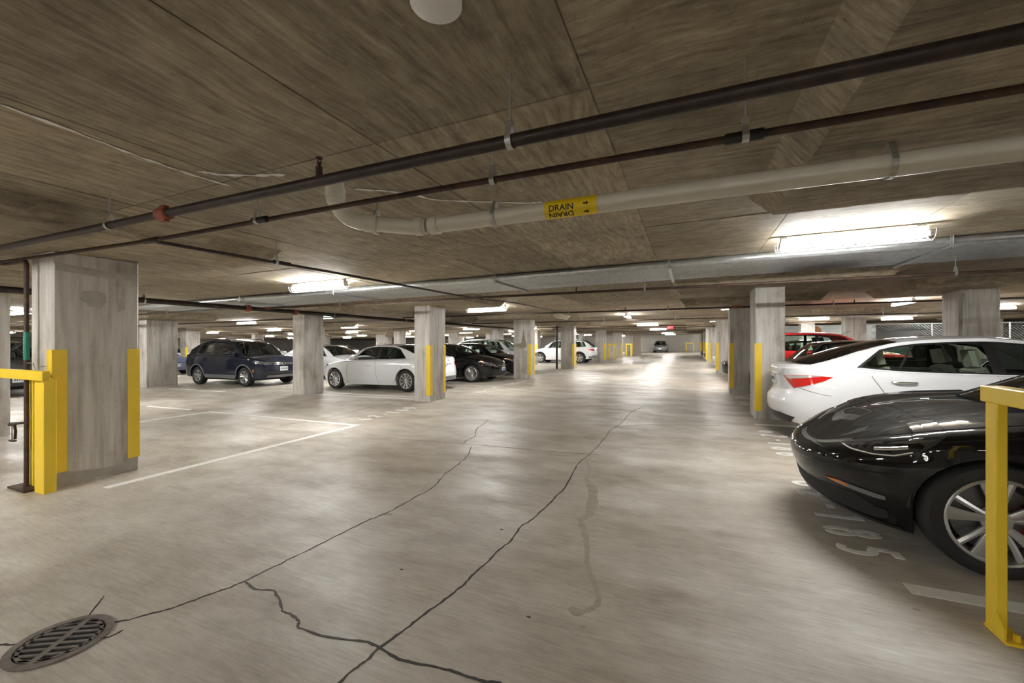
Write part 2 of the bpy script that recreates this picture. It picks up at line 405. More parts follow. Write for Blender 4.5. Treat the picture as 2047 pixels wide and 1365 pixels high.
crack(z7([(2047,25),(1830,130),(1670,210),(1550,260),(1350,330),(1200,385),(1000,440),(880,475),(720,500)]), 0.011, M['crack'])
crack(z7([(880,478),(800,490),(730,525)]), 0.006, M['crack'])
crack(z7([(1670,210),(1740,265),(1870,275),(1910,340),(1925,415),(1990,440),(2040,480),(2030,520)]) + z8([(0,1110),(100,1145),(320,1175),(370,1200),(460,1255),(570,1280),(700,1305),(800,1340),(870,1360),(930,1365),(1000,1390)]), 0.013, M['crack'])
crack(z7([(710,310),(640,400),(570,490)]), 0.009, M['crack'])
crack(z7([(840,545),(770,580),(700,605)]), 0.012, M['crack'])
crack(z7([(150,640),(0,645),(-100,650)]), 0.012, M['crack'])
crack(z8([(440,225),(760,250),(1100,280),(1390,300)]), 0.008, M['hair'], 0.5, 'joint_line')
crack(z8([(1480,168),(1560,164),(1633,160),(1960,164)]), 0.010, M['hair'], 0.5, 'joint_line')
crack([(560,851),(640,838),(700,824),(745,812)], 0.012, M['hair'], 0.4)
crack([(601,801),(680,809),(736,812),(780,808)], 0.012, M['hair'], 0.3)
D = z8([(1340,330),(1350,380),(1335,410),(1365,460),(1365,500),(1350,580),(1305,600),(1330,680),(1340,750),(1335,800),(1370,890),(1395,970),(1380,1005),(1330,1030),(1280,1035)])
Dp = [gp(*p) for p in refine(D, 1.0)]
prof = pchip([(0,.015),(8,.03),(14,.075),(20,.09),(28,.06),(34,.05),(45,.03),(60,.03),(66,.03),(70,.07)])
mark('damp_trail', Dp, [float(prof(i))*random.uniform(.75,1.2) for i in range(len(Dp))], M['stain'], 0.001)
def spot(px, r, m=None, e=1.6):
    c = gp(*px); b = MB(); n = 14
    R = [r*random.uniform(.7,1.2) for _ in range(n)]
    V = [(c[0]+e*R[i]*math.cos(6.283*i/n), c[1]+R[i]*math.sin(6.283*i/n)) for i in range(n)]
    b.add([(x, y, fz(x)+0.0008) for x, y in V] + [(x, y, fz(x)-0.004) for x, y in V], [tuple(range(n))] + [(i, i+n, (i+1)%n+n, (i+1)%n) for i in range(n)])
    b.build('oil_spot', m or M['stain'], floor)
for px, r in (((1153,1222),.035),((1057,1233),.008),((1832,1218),.012),((1003,1058),.01),((773,1028),.03),((1165,1252),.012),((803,1138),.008)): spot(px, r, M['stain'] if r > .011 else M['crack'])

# painted stall lines
seg('stall_line', (-5.35, 2.18), (-5.35, 5.62), 0.10)
seg('stall_line', (-5.30, 5.57), (-9.50, 5.57), 0.10)
seg('stall_line', (-9.46, 5.52), (-9.46, 4.2), 0.10)
seg('stall_line', (-9.9, 8.75), (-6.35, 8.75), 0.10)
seg('stall_line', (-9.9, 9.12), (-6.35, 9.12), 0.08)
seg('stall_line', gp(295,812), gp(381,819), 0.10); seg('stall_line', gp(338,776), gp(448,783), 0.12)
for y in (12.35, 15.9, 19.0, 25.6): seg('stall_line', (-11.2, y), (-5.6, y), 0.10)
seg('stall_line', (1.13, 3.02), (6.0, 3.02), 0.11)
seg('stall_line', (1.02, 8.05), (5.8, 8.05), 0.11)
for y in (5.72,): seg('stall_line', (1.2, y), (5.8, y), 0.10)

# stencilled stall numbers: strokes in a unit cell, u = along reading direction, v = up the digit
def arc(cx, cy, rx, ry, a0, a1, n=12): return [(cx+rx*math.cos(math.radians(a0+(a1-a0)*i/n)), cy+ry*math.sin(math.radians(a0+(a1-a0)*i/n))) for i in range(n+1)]
GL = {
 '6': [arc(.3,.32,.22,.24,100,440), arc(.42,.40,.36,.54,120,185)],
 '9': [arc(.3,.68,.22,.24,-80,260), arc(.18,.60,.36,.54,-60,5)],
 '2': [arc(.3,.72,.22,.22,165,-25), [(.49,.62),(.10,.10)], [(.08,.06),(.54,.06)]],
 '1': [[(.3,.02),(.3,.97)], [(.28,.93),(.14,.80)]],
 '8': [arc(.3,.74,.18,.20,-75,75), arc(.3,.74,.18,.20,105,255), arc(.3,.28,.22,.24,-75,75), arc(.3,.28,.22,.24,105,255)],
 '5': [[(.12,.95),(.52,.95)], [(.13,.88),(.13,.55)], arc(.28,.32,.24,.27,118,-125)],
 '-': [[(.14,.5),(.46,.5)]],
 '7': [[(.08,.94),(.54,.94)], [(.50,.88),(.22,.03)]],
}
def stencil(text, cx, cy, dirx, diry, upx, upy, h=0.33, adv=0.29):
    # (cx, cy): foot of the first character's left edge
    b = MB(); u0 = 0.0
    for ch in text:
        for st in GL[ch]:
            pts = [(cx + dirx*(u0+u*h*0.72) + upx*v*h, cy + diry*(u0+u*h*0.72) + upy*v*h) for u, v in st]
            b.strip(pts, 0.052, None, 0.0032)
        u0 += adv * (0.82 if ch in '-' else 1.0)
    b.build('stall_number', M['white_line'], floor)
stencil('62-185', 0.93, 4.93, 0, -1, 1, 0)
stencil('62-186', 0.99, 7.52, 0, -1, 1, 0)
stencil('62-187', 1.05, 11.95, 0, -1, 1, 0)
stencil('62-169', -5.50, 6.02, 0, 1, -1, 0)
stencil('62-168', -5.55, 10.6, 0, 1, -1, 0, 0.30, 0.27)
stencil('62-167', -5.55, 13.2, 0, 1, -1, 0, 0.30, 0.27)

# ------------------------------------------------------------------ floor drain
dx, dy = gp(122, 1282)
dr = empty('floor_drain', (dx, dy, fz(dx)), 0.55); tag(dr, 'round slotted cast iron floor drain in the near left corner', 'drain')
b = MB(); R = 0.165
b.lathe([(R+.02, 0.001), (R+.02, 0.009), (R-.012, 0.009), (R-.012, 0.002)], 40, 'z'); b.build('rim', M['iron'], dr, 40)
b = MB(); b.lathe([(0, 0.001), (R-.012, 0.001), (R-.012, .003), (0, .003)], 36, 'z'); b.build('pit', M['pit'], dr)
for s in (-1, 1):
    for i in range(8):
        yy = -R + .035 + i*(2*R-.07)/7; hw = math.sqrt(max(0, (R-.014)**2 - (abs(yy)+.006)**2))
        if hw > .03:
            b = MB(); b.box(s*.014 if s > 0 else -hw, yy-.0065, .0025, hw if s > 0 else s*.014, yy+.0065, .0085); b.build('grate_bar', M['iron'], dr)
b = MB(); b.box(-.014, -R+.012, .0025, .014, R-.012, .009); b.lathe([(R-.02, .002), (R-.02, .0085), (R-.034, .0085), (R-.034, .002)], 40, 'z'); b.build('grate_rib', M['iron'], dr)

# ------------------------------------------------------------------ columns
def column(x0, y0, wx, wy, guards, label, group=None, dropp=True, strip_z=(0.155, 1.385), hx=1.5, hy=1.0, stump=False):
    """x0,y0 = corner nearest the aisle and the viewer; wx signed."""
    xa, xb = sorted((x0, x0 + wx)); xm = (xa+xb)/2; ym = y0 + wy/2; zb = fz(xm)
    r = empty('concrete_column', (xm, ym, zb)); tag(r, label, 'column', group)
    top = cz(xm) - (DROP if dropp else 0) - zb + 0.01
    b = MB(); b.bbox(xa-xm, -wy/2, -0.02, xb-xm, wy/2, top, 0.015); b.build('shaft', M['column'], r)
    gb = 0.006; L = 0.105
    for (sx, sy) in guards:                     # folded plate round a corner
        cx_ = (xb-xm) if sx > 0 else (xa-xm); cy_ = wy/2*sy; g = MB()
        Lp = [(gb, -L), (gb, gb), (-L, gb), (-L, 0), (0, 0), (0, -L)]
        pts = [(cx_+sx*u, cy_+sy*v) for u, v in Lp]
        g.add([(x, y, strip_z[0]) for x, y in pts]+[(x, y, strip_z[1]) for x, y in pts], [(i, (i+1) % 6, (i+1) % 6+6, i+6) for i in range(6)]+[(0, 1, 4, 5), (1, 2, 3, 4), (6, 7, 10, 11), (7, 8, 9, 10)])
        g.build('corner_guard', M['yellow'], r)
    if dropp: drop(xm, ym, hx, hy)
    r['hw'] = (xb-xa)/2; r['hd'] = wy/2
    return r
def stain(r, face, pts, m):
    # thin irregular deposit on a column face; pts = (along the face, height)
    Q = []
    for i in range(len(pts)):
        a, c = pts[i], pts[(i+1) % len(pts)]
        for t in (0, .25, .5, .75): Q.append((a[0]+(c[0]-a[0])*t+random.uniform(-.012, .012), a[1]+(c[1]-a[1])*t+random.uniform(-.015, .015)))
    def at(u, z, o): return (u, -r['hd']-o, z) if face == 'y' else (r['hw']+o, u, z)
    n = len(Q); b = MB(); b.add([at(u, z, .0012) for u, z in Q]+[at(u, z, -.002) for u, z in Q], [tuple(range(n))]+[(i, (i+1) % n, (i+1) % n+n, i+n) for i in range(n)])
    b.build('stain', m, r)
c1 = column(-5.80, 1.96, -.46, .70, [(1,-1),(1,1)], 'large stained grey column with yellow corner guards beside the drain downpipe', hx=1.45, hy=1.0)
drop(-6.03, .9, 1.45, 1.2, DROP-.0015)
column(-5.83, 8.48, -.47, .70, [(1,-1),(1,1)], 'grey column with yellow guards between the navy car and white saloon tail')
c3 = column(-5.80, 15.4, -.75, .46, [(1,-1),(1,1)], 'column with rust-brown stain and yellow guard beside the black saloon noses')
stain(c1, 'x', [(-.14, 1.98), (-.02, 2.02), (.06, 1.95), (.05, 1.85), (.0, 1.80), (-.08, 1.84), (-.15, 1.90)], M['damp'])
stain(c1, 'x', [(.14, 1.94), (.21, 1.95), (.22, 1.83), (.17, 1.80)], M['damp']); stain(c1, 'x', [(-.335, 2.26), (.335, 2.22), (.335, 2.15), (-.335, 2.17)], M['damp'])
stain(c1, 'x', [(-.335, .20), (-.20, .13), (.1, .10), (.335, .16), (.335, .012), (-.335, .012)], M['damp'])
stain(c3, 'y', [(-.37, 1.39), (-.05, 1.42), (.02, 1.75), (.06, 2.0), (.10, 1.72), (.17, 1.44), (.19, 1.28), (.0, 1.20), (-.2, 1.27), (-.37, 1.27)], M['rust_stain'])
stain(c3, 'y', [(-.26, .85), (-.12, .9), (-.10, .2), (-.24, .2)], M['damp']); stain(c3, 'y', [(.0, 1.15), (.22, 1.1), (.2, .2), (.02, .25)], M['damp'])
column(-5.80, 22.1, -.75, .46, [(1,-1),(1,1)], 'pale column with black downpipe left of the white SUV')
column(-5.80, 31.2, -.75, .46, [(1,-1),(1,1)], 'pale column just right of the white SUV tail')
column(-5.80, 39.5, -.85, .46, [(1,-1),(1,1)], 'distant column between the two yellow hoop guards')
column(-5.80, 47.5, -.85, .46, [(1,-1),(1,1)], 'distant column right of the second yellow hoop guard')
column(1.10, 8.62, .46, .70, [(-1,-1)], 'pale column with a wide yellow guard behind the white saloon tail', strip_z=(.145,1.37))
column(1.01, 12.72, .75, .46, [(-1,-1)], 'dark grey scuffed column with a yellow guard right of the aisle', strip_z=(.145,1.37))
for i, y in enumerate((20.5, 28.0, 33.0, 38.5, 45, 52)):
    column(1.10, y, .6, .55, [(-1,-1)], ['third pale column on the right of the aisle', 'fourth column on the right of the aisle', 'fifth column on the right of the aisle'][i] if i < 3 else 'far column at the right end of the aisle', None if i < 3 else 'far columns right of the aisle', strip_z=(.145,1.37))
column(-10.12, 8.49, -.46, .70, [], 'bare stained column between the navy car and the white saloon')
column(-10.15, 2.25, -.46, .70, [], 'pale bare column at the left edge of the picture')
column(-10.1, 14.95, -.50, .70, [], 'dark bare column behind the white saloon roof')
column(-17.2, 8.1, -.46, .95, [], 'wide dark stained column left of the navy car')
column(-26.5, 14.35, -.55, .75, [(1,-1),(1,1)], 'pale column with yellow guards behind the tail of the navy car')
column(4.9, 11.0, .60, .6, [], 'wide pale column behind the white saloon roof on the right', hx=1.2)
column(5.4, 19.2, .62, .5, [], 'pale column above the rear window of the white saloon')
column(5.4, 26.0, .62, .5, [], 'pale column behind the red car with the round mirror')
FARC = [(-10.1,21.6),(-10.1,28.2),(-10.1,34.8),(-17.2,15.0),(-17.2,21.6),(-17.2,28.2),(-17.2,34.8),(-24.5,8.2),(-24.5,21.6),(-24.5,28.2),(-24.5,35),(-31,15),(-31,21.6),(-31,28.2),(-31,8.2),(-38,15),(-38,24),(-38,33),(-45,20),(-45,30),(-52,24),(-24.5,42),(-17.2,42),(-10.1,42),(-31,37),(-17.2,1.9),(-24.5,1.9),(-31,1.9)]
for x, y in FARC: column(x, y, -.46, .70, [(1,-1)] if random.random() < .5 else [], 'far concrete column in the rows beyond the parked cars', 'far columns in the left rows')
for x, y in ((13.5, 12), (13.5, 20), (13.5, 28), (10, 33), (5.4, 35)): column(x, y, .6, .6, [], 'far concrete column in the right rear bays', 'far columns in the right rows')
drop(2.1, 1.0, 1.5, 2.75)                       # panel over the column just outside the right edge
column(2.35, 2.45, .46, .6, [(-1,-1)], 'near column hidden beyond the right edge behind the yellow hoop', dropp=False) if False else None

# ------------------------------------------------------------------ lamps
def make_lamp(guard, length=1.22):
    r = empty('fluorescent_lamp'); h = length/2
    b = MB(); b.box(-h, -.046, .03, h, .046, .10); b.box(-h, -.02, .10, -h+.06, .02, .13); b.box(h-.06, -.02, .10, h, .02, .13); b.build('housing', M['housing'], r)
    for s in (-1, 1):
        t = MB(); t.tube([(-h+.02, s*.050, .018), (h-.02, s*.050, .018)], .014, 8); t.build('tube', M['tube'], r, True)
    for s in (-1, 1):
        t = MB(); t.box(s*h-.012, -.05, .0, s*h+.012, .05, .05); t.build('end_cap', M['housing'], r)
    if guard:
        g = MB(); n = 24
        for i in range(n+1):
            x = -h-.04 + i*(2*h+.08)/n
            g.tube([(x, .085*math.cos(a), .06-.085*math.sin(a)*1.15) for a in np.linspace(0, math.pi, 9)], .0022, 4, False)
        for a in (0, .6, 1.2, math.pi/2, 1.95, 2.55, math.pi):
            g.tube([(-h-.04, .085*math.cos(a), .06-.085*math.sin(a)*1.15), (h+.04, .085*math.cos(a), .06-.085*math.sin(a)*1.15)], .0022, 4, False)
        g.build('wire_guard', M['wire'], r)
    return r
def copy_tree(o, parent=None):
    c = o.copy(); COL.objects.link(c)
    if parent: c.parent = parent
    for ch in o.children: copy_tree(ch, c)
    return c
lampG = make_lamp(True); lampP = make_lamp(False); usedL = {True: False, False: False}
def lamp(x, y, rz, guard, label, group=None, dz=0.135):
    o = lampG if guard else lampP
    if usedL[guard]: o = copy_tree(o)
    usedL[guard] = True
    o.matrix_world = Matrix.Translation((x, y, cz(x)-dz)) @ Matrix.Rotation(-CS, 4, 'Y') @ Matrix.Rotation(rz, 4, 'Z')
    tag(o, label, 'lamp', group)
lamp(1.53, 5.33, 0, True, 'lit fluorescent lamp in a wire guard above the white saloon')
lamp(-5.95, 5.30, 0, True, 'lit fluorescent lamp in a wire guard above the navy car')
lamp(-5.55, 11.0, 0, True, 'lit fluorescent lamp in a wire guard above the black saloons')
lamp(-5.5, 16.6, 0, False, 'lit fluorescent strip lamp right of the stained column')
lamp(-5.5, 23.6, 0, False, 'lit fluorescent strip lamp above the white SUV')
lamp(-2.26, 17.0, math.pi/2, False, 'lit strip lamp running along the middle of the aisle ceiling')
lamp(5.6, 15.2, math.pi/2, False, 'bare lit strip lamp left of the wide right column')
lamp(-17.6, 11.9, 0, False, 'lit strip lamp high behind the navy car roof')
FL = [(1.53,14.6),(1.53,22.5),(1.53,30),(-5.5,31),(-5.5,41),(-2.3,35),(-2.3,50),(-17.6,5.3),(-17.6,17.8),(-17.6,24),(-17.6,31),(-12.5,11.2),(-12.3,18),(-13.5,24.5),(-13,31),(-24,11.9),(-24,18),(-24,24.5),(-24,31),(-24,38),(-31,12),(-31,18.5),(-31,25),(-31,33),(-38,19),(-38,28),(-45,25),(-17,38),(-10,38),(-11.5,45),(-31,5.3),(-38,11),(9.5,5.4),(9.5,12.5),(9.5,19.5),(9.5,26.5),(16,14),(16,22),(5.5,24),(-24,5.3),(-50,26),(1.5,38),(1.5,46),(1.5,54),(-2.3,58),(-6.5,56),(-9,62),(-2.3,26),(3,62),(9.5,34),(9.5,42),(-20,48),(-30,45),(-40,40),(-24,44),(-31,41),(-38,38),(-45,36),(-12,52),(-20,56),(-30,54),(-40,50),(-50,44),(-55,34),(-10,26),(-16,44),(-52,18)]
for x, y in FL:
    if x > 0 and x < 3: lb, gp_ = 'small bright strip lamp over the row right of the aisle', 'lit lamps right of the aisle'
    elif x > 3: lb, gp_ = 'small bright strip lamp in the right rear bays', 'lit lamps in the right rear bays'
    elif x > -8: lb, gp_ = 'small bright strip lamp at the far end of the aisle', 'lit lamps at the far aisle'
    elif x > -20: lb, gp_ = 'small bright strip lamp over the second left row of cars', 'lit lamps over the second left row'
    else: lb, gp_ = 'tiny bright strip lamp in the farthest left bays', 'lit lamps in the farthest left bays'
    lamp(x, y, 0, False, lb, gp_)
for x, y, rz in ((1.53,-1.0,0),(-5.95,-1.0,0),(-2.3,-5.5,math.pi/2),(-12.5,-1.0,0),(8.5,-1.0,0),(-12.3,4.8,0),(1.5,-7,0),(-5.9,-7,0)):
    lamp(x, y, rz, False, 'strip lamp behind or beside the viewpoint, outside the picture', 'lamps outside the picture')

# ------------------------------------------------------------------ pipes
def hanger(parent, x, y, z, r, zc, along='x', kind='loop'):
    """clevis hanger: band round the pipe and a rod to the ceiling"""
    b = MB(); b.tube([(x, y, z + r + .05), (x, y, zc)], .005, 6); b.build('hanger_rod', M['steel'], parent)
    g = MB(); rr = r + .004; n = 16; w = .013
    V = []
    prof = [(rr*math.sin(a), -rr*math.cos(a)) for a in np.linspace(-math.pi*.62, math.pi*.62, n)]
    prof = [(0.008*(-1), r+.055)] + prof + [(0.008, r+.055)]
    for (u, h) in prof:
        for s in (-w, w):
            for o_ in (0, .003):
                k = 1 + o_/max(math.hypot(u, h), 1e-3)
                V.append((x+s, y+u*k, z+h*k) if along == 'x' else (x+u*k, y+s, z+h*k))
    Fc = []
    for i in range(len(prof)-1):
        a, c = i*4, i*4+4
        Fc += [(a, a+2, c+2, c), (a+1, c+1, c+3, a+3), (a, c, c+1, a+1), (a+2, a+3, c+3, c+2)]
    g.add(V, Fc); g.build('hanger_band', M['steel'], parent)
def sleeve(parent, a, c, r, m, name, n=18):
    b = MB(); a = Vector(a); c = Vector(c); d = (c-a)
    b.tube([a, a+d*.04, a+d*.06, c-d*.06, c-d*.04, c], [r*.98, r, r*1.03, r*1.03, r, r*.98], n); return b.build(name, m, parent, 40)

# first sprinkler line, crossing the top of the picture
y1, z1 = 1.60, 2.25
p1 = empty('sprinkler_pipe', (-0.7, y1, z1)); tag(p1, 'thick black sprinkler pipe crossing the upper picture with red coupling', 'pipe')
def rehome(root, names=None):
    for ch in list(root.children):
        ch.matrix_parent_inverse = Matrix.Translation(root.location).inverted()
b = MB(); b.tube([(-9.6, y1, z1), (-3.2, y1, z1)], .0255, 16); b.build('pipe_run', M['pipe'], p1, True)
b = MB(); b.tube([(-3.2, y1, z1), (2.6, y1, z1)], .0275, 16); b.build('pipe_run', M['pipe'], p1, True)
b = MB(); b.tube([(-3.25, y1, z1), (-3.24, y1, z1), (-3.15, y1, z1), (-3.14, y1, z1)], [.031, .041, .041, .031], 18)
b.box(-3.225, y1-.016, z1+.03, -3.165, y1+.016, z1+.052); b.box(-3.225, y1-.016, z1-.052, -3.165, y1+.016, z1-.03); b.build('coupling', M['coupling'], p1, 40)
X = (638-CX)/F; d = ray(638, 345); sx = d[0]/d[1]*y1
b = MB(); b.tube([(sx, y1, z1+.02), (sx, y1, z1+.075)], .017, 10); b.tube([(sx, y1, z1+.075), (sx, y1, z1+.10)], .009, 8); b.lathe([(0, z1+.125), (.016, z1+.125), (.018, z1+.118), (.004, z1+.112)], 12, 'z', (sx, y1, 0))
for s in (-1, 1): b.tube([(sx+s*.008, y1, z1+.085), (sx+s*.014, y1, z1+.10), (sx+s*.004, y1, z1+.118)], .003, 5)
b.build('sprinkler_head', M['rust'], p1, True)
for px in (219, 1020):
    d = ray(px, 300); hx = d[0]/d[1]*y1; hanger(p1, hx, y1, z1, .0275, cz(hx)+.01)
rehome(p1)

# second, thinner line with the branch and the downpipe beside the big column
y2, z2 = 1.90, 2.23
def ax(px, py, Y): d = ray(px, py); return d[0]/d[1]*Y
p2 = empty('branch_pipe', (-1.0, y2, z2)); tag(p2, 'thin rusty sprinkler pipe below the thick pipe, with a branch running back', 'pipe')
bx = ax(303, 486, y2+.04)
b = MB(); b.tube([(-6.6, y2-.04, z2+.01), (bx, y2+.035, z2), (-1.9, y2, z2), (2.9, y2, z2)], .0155, 12); b.build('pipe_run', M['rust'], p2, True)
b = MB(); b.tube([(bx, y2+.035, z2), (bx, 4.0, 2.265), (bx, 6.2, 2.285), (bx, 7.8, 2.31), (bx, 9.5, 2.39), (bx, 14.5, 2.45)], .0155, 10); b.build('branch_run', M['pipe'], p2, True)
sleeve(p2, (bx-.10, y2+.033, z2), (bx+.11, y2+.033, z2), .0225, M['pipe'], 'tee')
for px, py in ((520, 438), (1487, 271)):
    tx_ = ax(px, py, y2); sleeve(p2, (tx_-.07, y2, z2), (tx_+.07, y2, z2), .0215, M['ink'], 'tape_wrap')
sleeve(p2, (bx, 3.02, 2.253), (bx, 3.22, 2.255), .021, M['ink'], 'tape_wrap')
for px in (514, 985, 1490):
    hx = ax(px, 400, y2); hanger(p2, hx, y2, z2, .017, cz(hx)+.01)
hanger(p2, bx, 3.05, 2.253, .017, cz(bx)+.01, 'y'); hanger(p2, bx, 7.9, 2.315, .017, cz(bx)+.01, 'y')
b = MB(); dxp, dyp = -6.09, 1.875
b.tube([(-6.6, y2-.04, z2+.01), (-6.66, y2-.045, z2+.008), (-6.68, y2-.03, z2+.002), (-6.66, y2-.01, z2-.004), (-6.4, y2-.01, z2-.008), (dxp-.08, dyp+.005, z2-.012), (dxp-.025, dyp, z2-.018), (dxp, dyp, z2-.05), (dxp, dyp, 1.2), (dxp+.004, dyp, .62), (dxp, dyp, fz(dxp)+.02)], .019, 10)
b.build('downpipe', M['rust'], p2, True)
b = MB(); b.tube([(dxp, dyp, 1.50), (dxp, dyp, 1.225)], .0225, 12); b.build('green_label', M['green'], p2, True)
b = MB()
for i in range(9): b.box(dxp+.004, dyp-.0245, 1.27+i*.022, dxp+.010+.004*(i % 2), dyp-.0215, 1.282+i*.022)
b.build('label_print', M['white'], p2)
b = MB(); b.tube([(dxp, dyp, .60), (dxp-.12, dyp-.01, .585), (dxp-.30, dyp-.02, .56)], [.012, .012, .02], 8); b.tube([(dxp-.20, dyp-.02, .56), (dxp-.18, dyp-.02, .50), (dxp-.19, dyp-.02, .42)], .012, 6); b.tube([(dxp-.26, dyp-.02, .55), (dxp-.26, dyp-.02, .40)], .004, 6); b.box(dxp-.29, dyp-.035, .39, dxp-.20, dyp-.005, .405)
b.build('valve_arm', M['pipe'], p2, True)
b = MB(); b.tube([(dxp, dyp, 1.19), (dxp+.20, dyp-.02, 1.20), (dxp+.32, dyp-.03, 1.10)], .004, 6); b.build('valve_cable', M['steel'], p2)
rehome(p2)

# PVC drain
yd, zd, rd = 2.63, 2.28, .057
pv = empty('drain_pipe', (-.5, yd, zd)); tag(pv, 'cream PVC drain pipe with a yellow DRAIN label under the ceiling', 'pipe')
b = MB(); b.tube([(-1.80, yd, zd), (3.2, yd, zd)], rd, 28); b.build('pipe_run', M['pvc'], pv, True)
e0 = Vector((-1.86, yd-.005, zd)); e1 = Vector((-2.32, 2.36, zd)); e2 = Vector((-2.13, 2.03, zd))
b = MB(); b.tube([(-1.84, yd, zd), (-1.95, 2.60, zd), (-2.21, 2.36, zd)], rd*.99, 24); b.build('pipe_run', M['pvc'], pv, True)
vx, vy = -2.235, 2.13
b = MB(); b.tube([(-2.18, 2.385, zd), (-2.225, 2.34, zd+.003), (-2.26, 2.28, zd+.018), (-2.27, 2.215, zd+.05), (-2.262, 2.16, zd+.10), (-2.25, 2.14, zd+.14)], rd*1.03, 24); b.build('elbow', M['pvc'], pv, True)
b = MB(); b.tube([(-2.25, 2.14, zd+.08), (-2.25, 2.14, cz(vx)+.02)], rd, 24); b.build('pipe_rise', M['pvc'], pv, True)
sleeve(pv, (-2.25, 2.14, zd+.11), (-2.25, 2.14, zd+.19), rd*1.10, M['pvc'], 'coupling', 24); sleeve(pv, (-2.14, 2.42, zd), (-2.205, 2.362, zd+.001), rd*1.10, M['pvc'], 'coupling', 24)
sleeve(pv, (-1.72, yd, zd), (-1.80, yd, zd), rd*1.12, M['pvc'], 'coupling', 24); sleeve(pv, (-1.86, 2.615, zd), (-1.92, 2.60, zd), rd*1.12, M['pvc'], 'coupling', 24)
xa, xb = atz(1093, 425, zd)[0], atz(1195, 410, zd)[0]
d = ray(1093, 430); xa = d[0]/d[1]*yd; d = ray(1196, 415); xb = d[0]/d[1]*yd
b = MB(); b.tube([(xa, yd, zd), (xb, yd, zd)], rd+.0012, 32, False); b.build('drain_label', M['label_yellow'], pv, True)
def wrap_text(txt, x0, ang, h, flip):
    c = bpy.data.curves.new('t', 'FONT'); c.body = txt; c.size = h*1.38; c.resolution_u = 3; c.offset = 0.0008
    o = bpy.data.objects.new('t', c); COL.objects.link(o); dg = bpy.context.evaluated_depsgraph_get()
    me = bpy.data.meshes.new_from_object(o.evaluated_get(dg)); bpy.data.objects.remove(o)
    bm = bmesh.new(); bm.from_mesh(me)
    for k in range(1, 12): bmesh.ops.bisect_plane(bm, geom=bm.verts[:]+bm.edges[:]+bm.faces[:], dist=1e-6, plane_co=(0, h*k/12, 0), plane_no=(0, 1, 0))
    bm.to_mesh(me); bm.free()
    b = MB(); rr = rd + .0022; w = max(v.co.x for v in me.vertices)
    V = []
    for v in me.vertices:
        u, t = (v.co.x, v.co.y) if not flip else (w - v.co.x, h - v.co.y)
        a = ang - (t - h/2)/rr                      # angle below the horizontal, towards the viewer
        V.append((x0+u, yd - rr*math.cos(a), zd - rr*math.sin(a)))
    b.add(V, [list(p.vertices) for p in me.polygons]); b.build('label_text', M['ink'], pv)
    return w
def wrap_arrow(x0, ang, L, h):
    P = [(0, -.18), (.55, -.18), (.55, -.5), (1, 0), (.55, .5), (.55, .18), (0, .18)]; rr = rd + .0022
    b = MB(); b.add([(x0+u*L, yd-rr*math.cos(ang-t*h/rr), zd-rr*math.sin(ang-t*h/rr)) for u, t in P], [tuple(range(7))]); b.build('label_arrow', M['ink'], pv)
wrap_text('DRAIN', xa+.03, .12, .040, False); wrap_arrow(xb-.085, .02, .035, .028)
wrap_text('DRAIN', xa+.03, 1.0, .040, True); wrap_arrow(xb-.085, .95, .035, .028)
for px in (755, 990, 1780):
    d = ray(px, 430); hx = d[0]/d[1]*(yd if px > 800 else 2.47); hanger(pv, hx, yd if px > 800 else 2.46, zd, rd+.002, cz(hx)+.01)
rehome(pv)

# galvanised conduit rack
rk = empty('conduit_rack', (-2, 6.1, 2.4)); tag(rk, 'rack of parallel galvanised conduits running across the bay under the ceiling', 'conduits')
yc = 6.08
for i, r in enumerate((.052,) + (.030,)*7 + (.026,)*6 + (.022,)*5):
    yc += r; b = MB(); zz = -.082 + (.0 if i else .022)
    b.tube([(-13.5, yc, cz(-13.5)+zz), (7.5, yc, cz(7.5)+zz)], r, 14 if i == 0 else 10); b.build('conduit', M['galv'], rk, True); yc += r + .014
for hx in (-9.2, -6.4, -2.9, -.25, 2.65, 5.2):
    z = cz(hx); b = MB(); b.box(hx-.02, 6.03, z-.134, hx+.02, yc+.06, z-.113); b.box(hx-.02, 6.045, z-.12, hx-.016, 6.06, z); b.build('strut', M['galv'], rk)
    for yy in (6.045, yc+.04):
        b = MB(); b.tube([(hx, yy, z-.15), (hx, yy, z+.01)], .006, 6); b.build('hanger_rod', M['steel'], rk)
    for i in range(18):
        b = MB(); yy = 6.235 + i*.071; b.box(hx-.022, yy-.008, z-.125, hx+.022, yy+.008, z-.08); b.build('conduit_clamp', M['galv'], rk)
rehome(rk)

def run(name, label, pts, r, m, couplings=(), hangers=(), group=None, axis='x', tees=()):
    root = empty(name, pts[0]); tag(root, label, 'pipe', group)
    b = MB(); b.tube(pts, r, 10); b.build('pipe_run', m, root, True)
    for c in couplings:
        a, d = (Vector(c)-Vector((.05, 0, 0)), Vector(c)+Vector((.05, 0, 0))) if axis == 'x' else (Vector(c)-Vector((0, .05, 0)), Vector(c)+Vector((0, .05, 0)))
        sleeve(root, a, d, r*1.45, M['coupling'], 'coupling', 12)
    for h in hangers: hanger(root, h[0], h[1], h[2], r, cz(h[0])+.01, axis)
    for t in tees: b = MB(); b.tube([(t[0], t[1], t[2]), (t[0], t[1], t[2]+.09)], .012, 6); b.build('sprinkler_head', M['rust'], root)
    rehome(root)
def rx(px, Y):
    d = ray(px, 600); return d[0]/d[1]*Y
run('sprinkler_pipe', 'sprinkler pipe just below the conduit rack, reaching the left main', [(-9.65, 6.95, 2.235), (0, 6.95, 2.255), (9, 6.95, 2.28)], .022, M['rust'], [(-9.5, 6.95, 2.235)], [(rx(681,6.95),6.95,2.242),(rx(1289,6.95),6.95,2.256),(rx(1910,6.95),6.95,2.265)], None, 'x', [(rx(1152,6.95),6.95,2.253)])
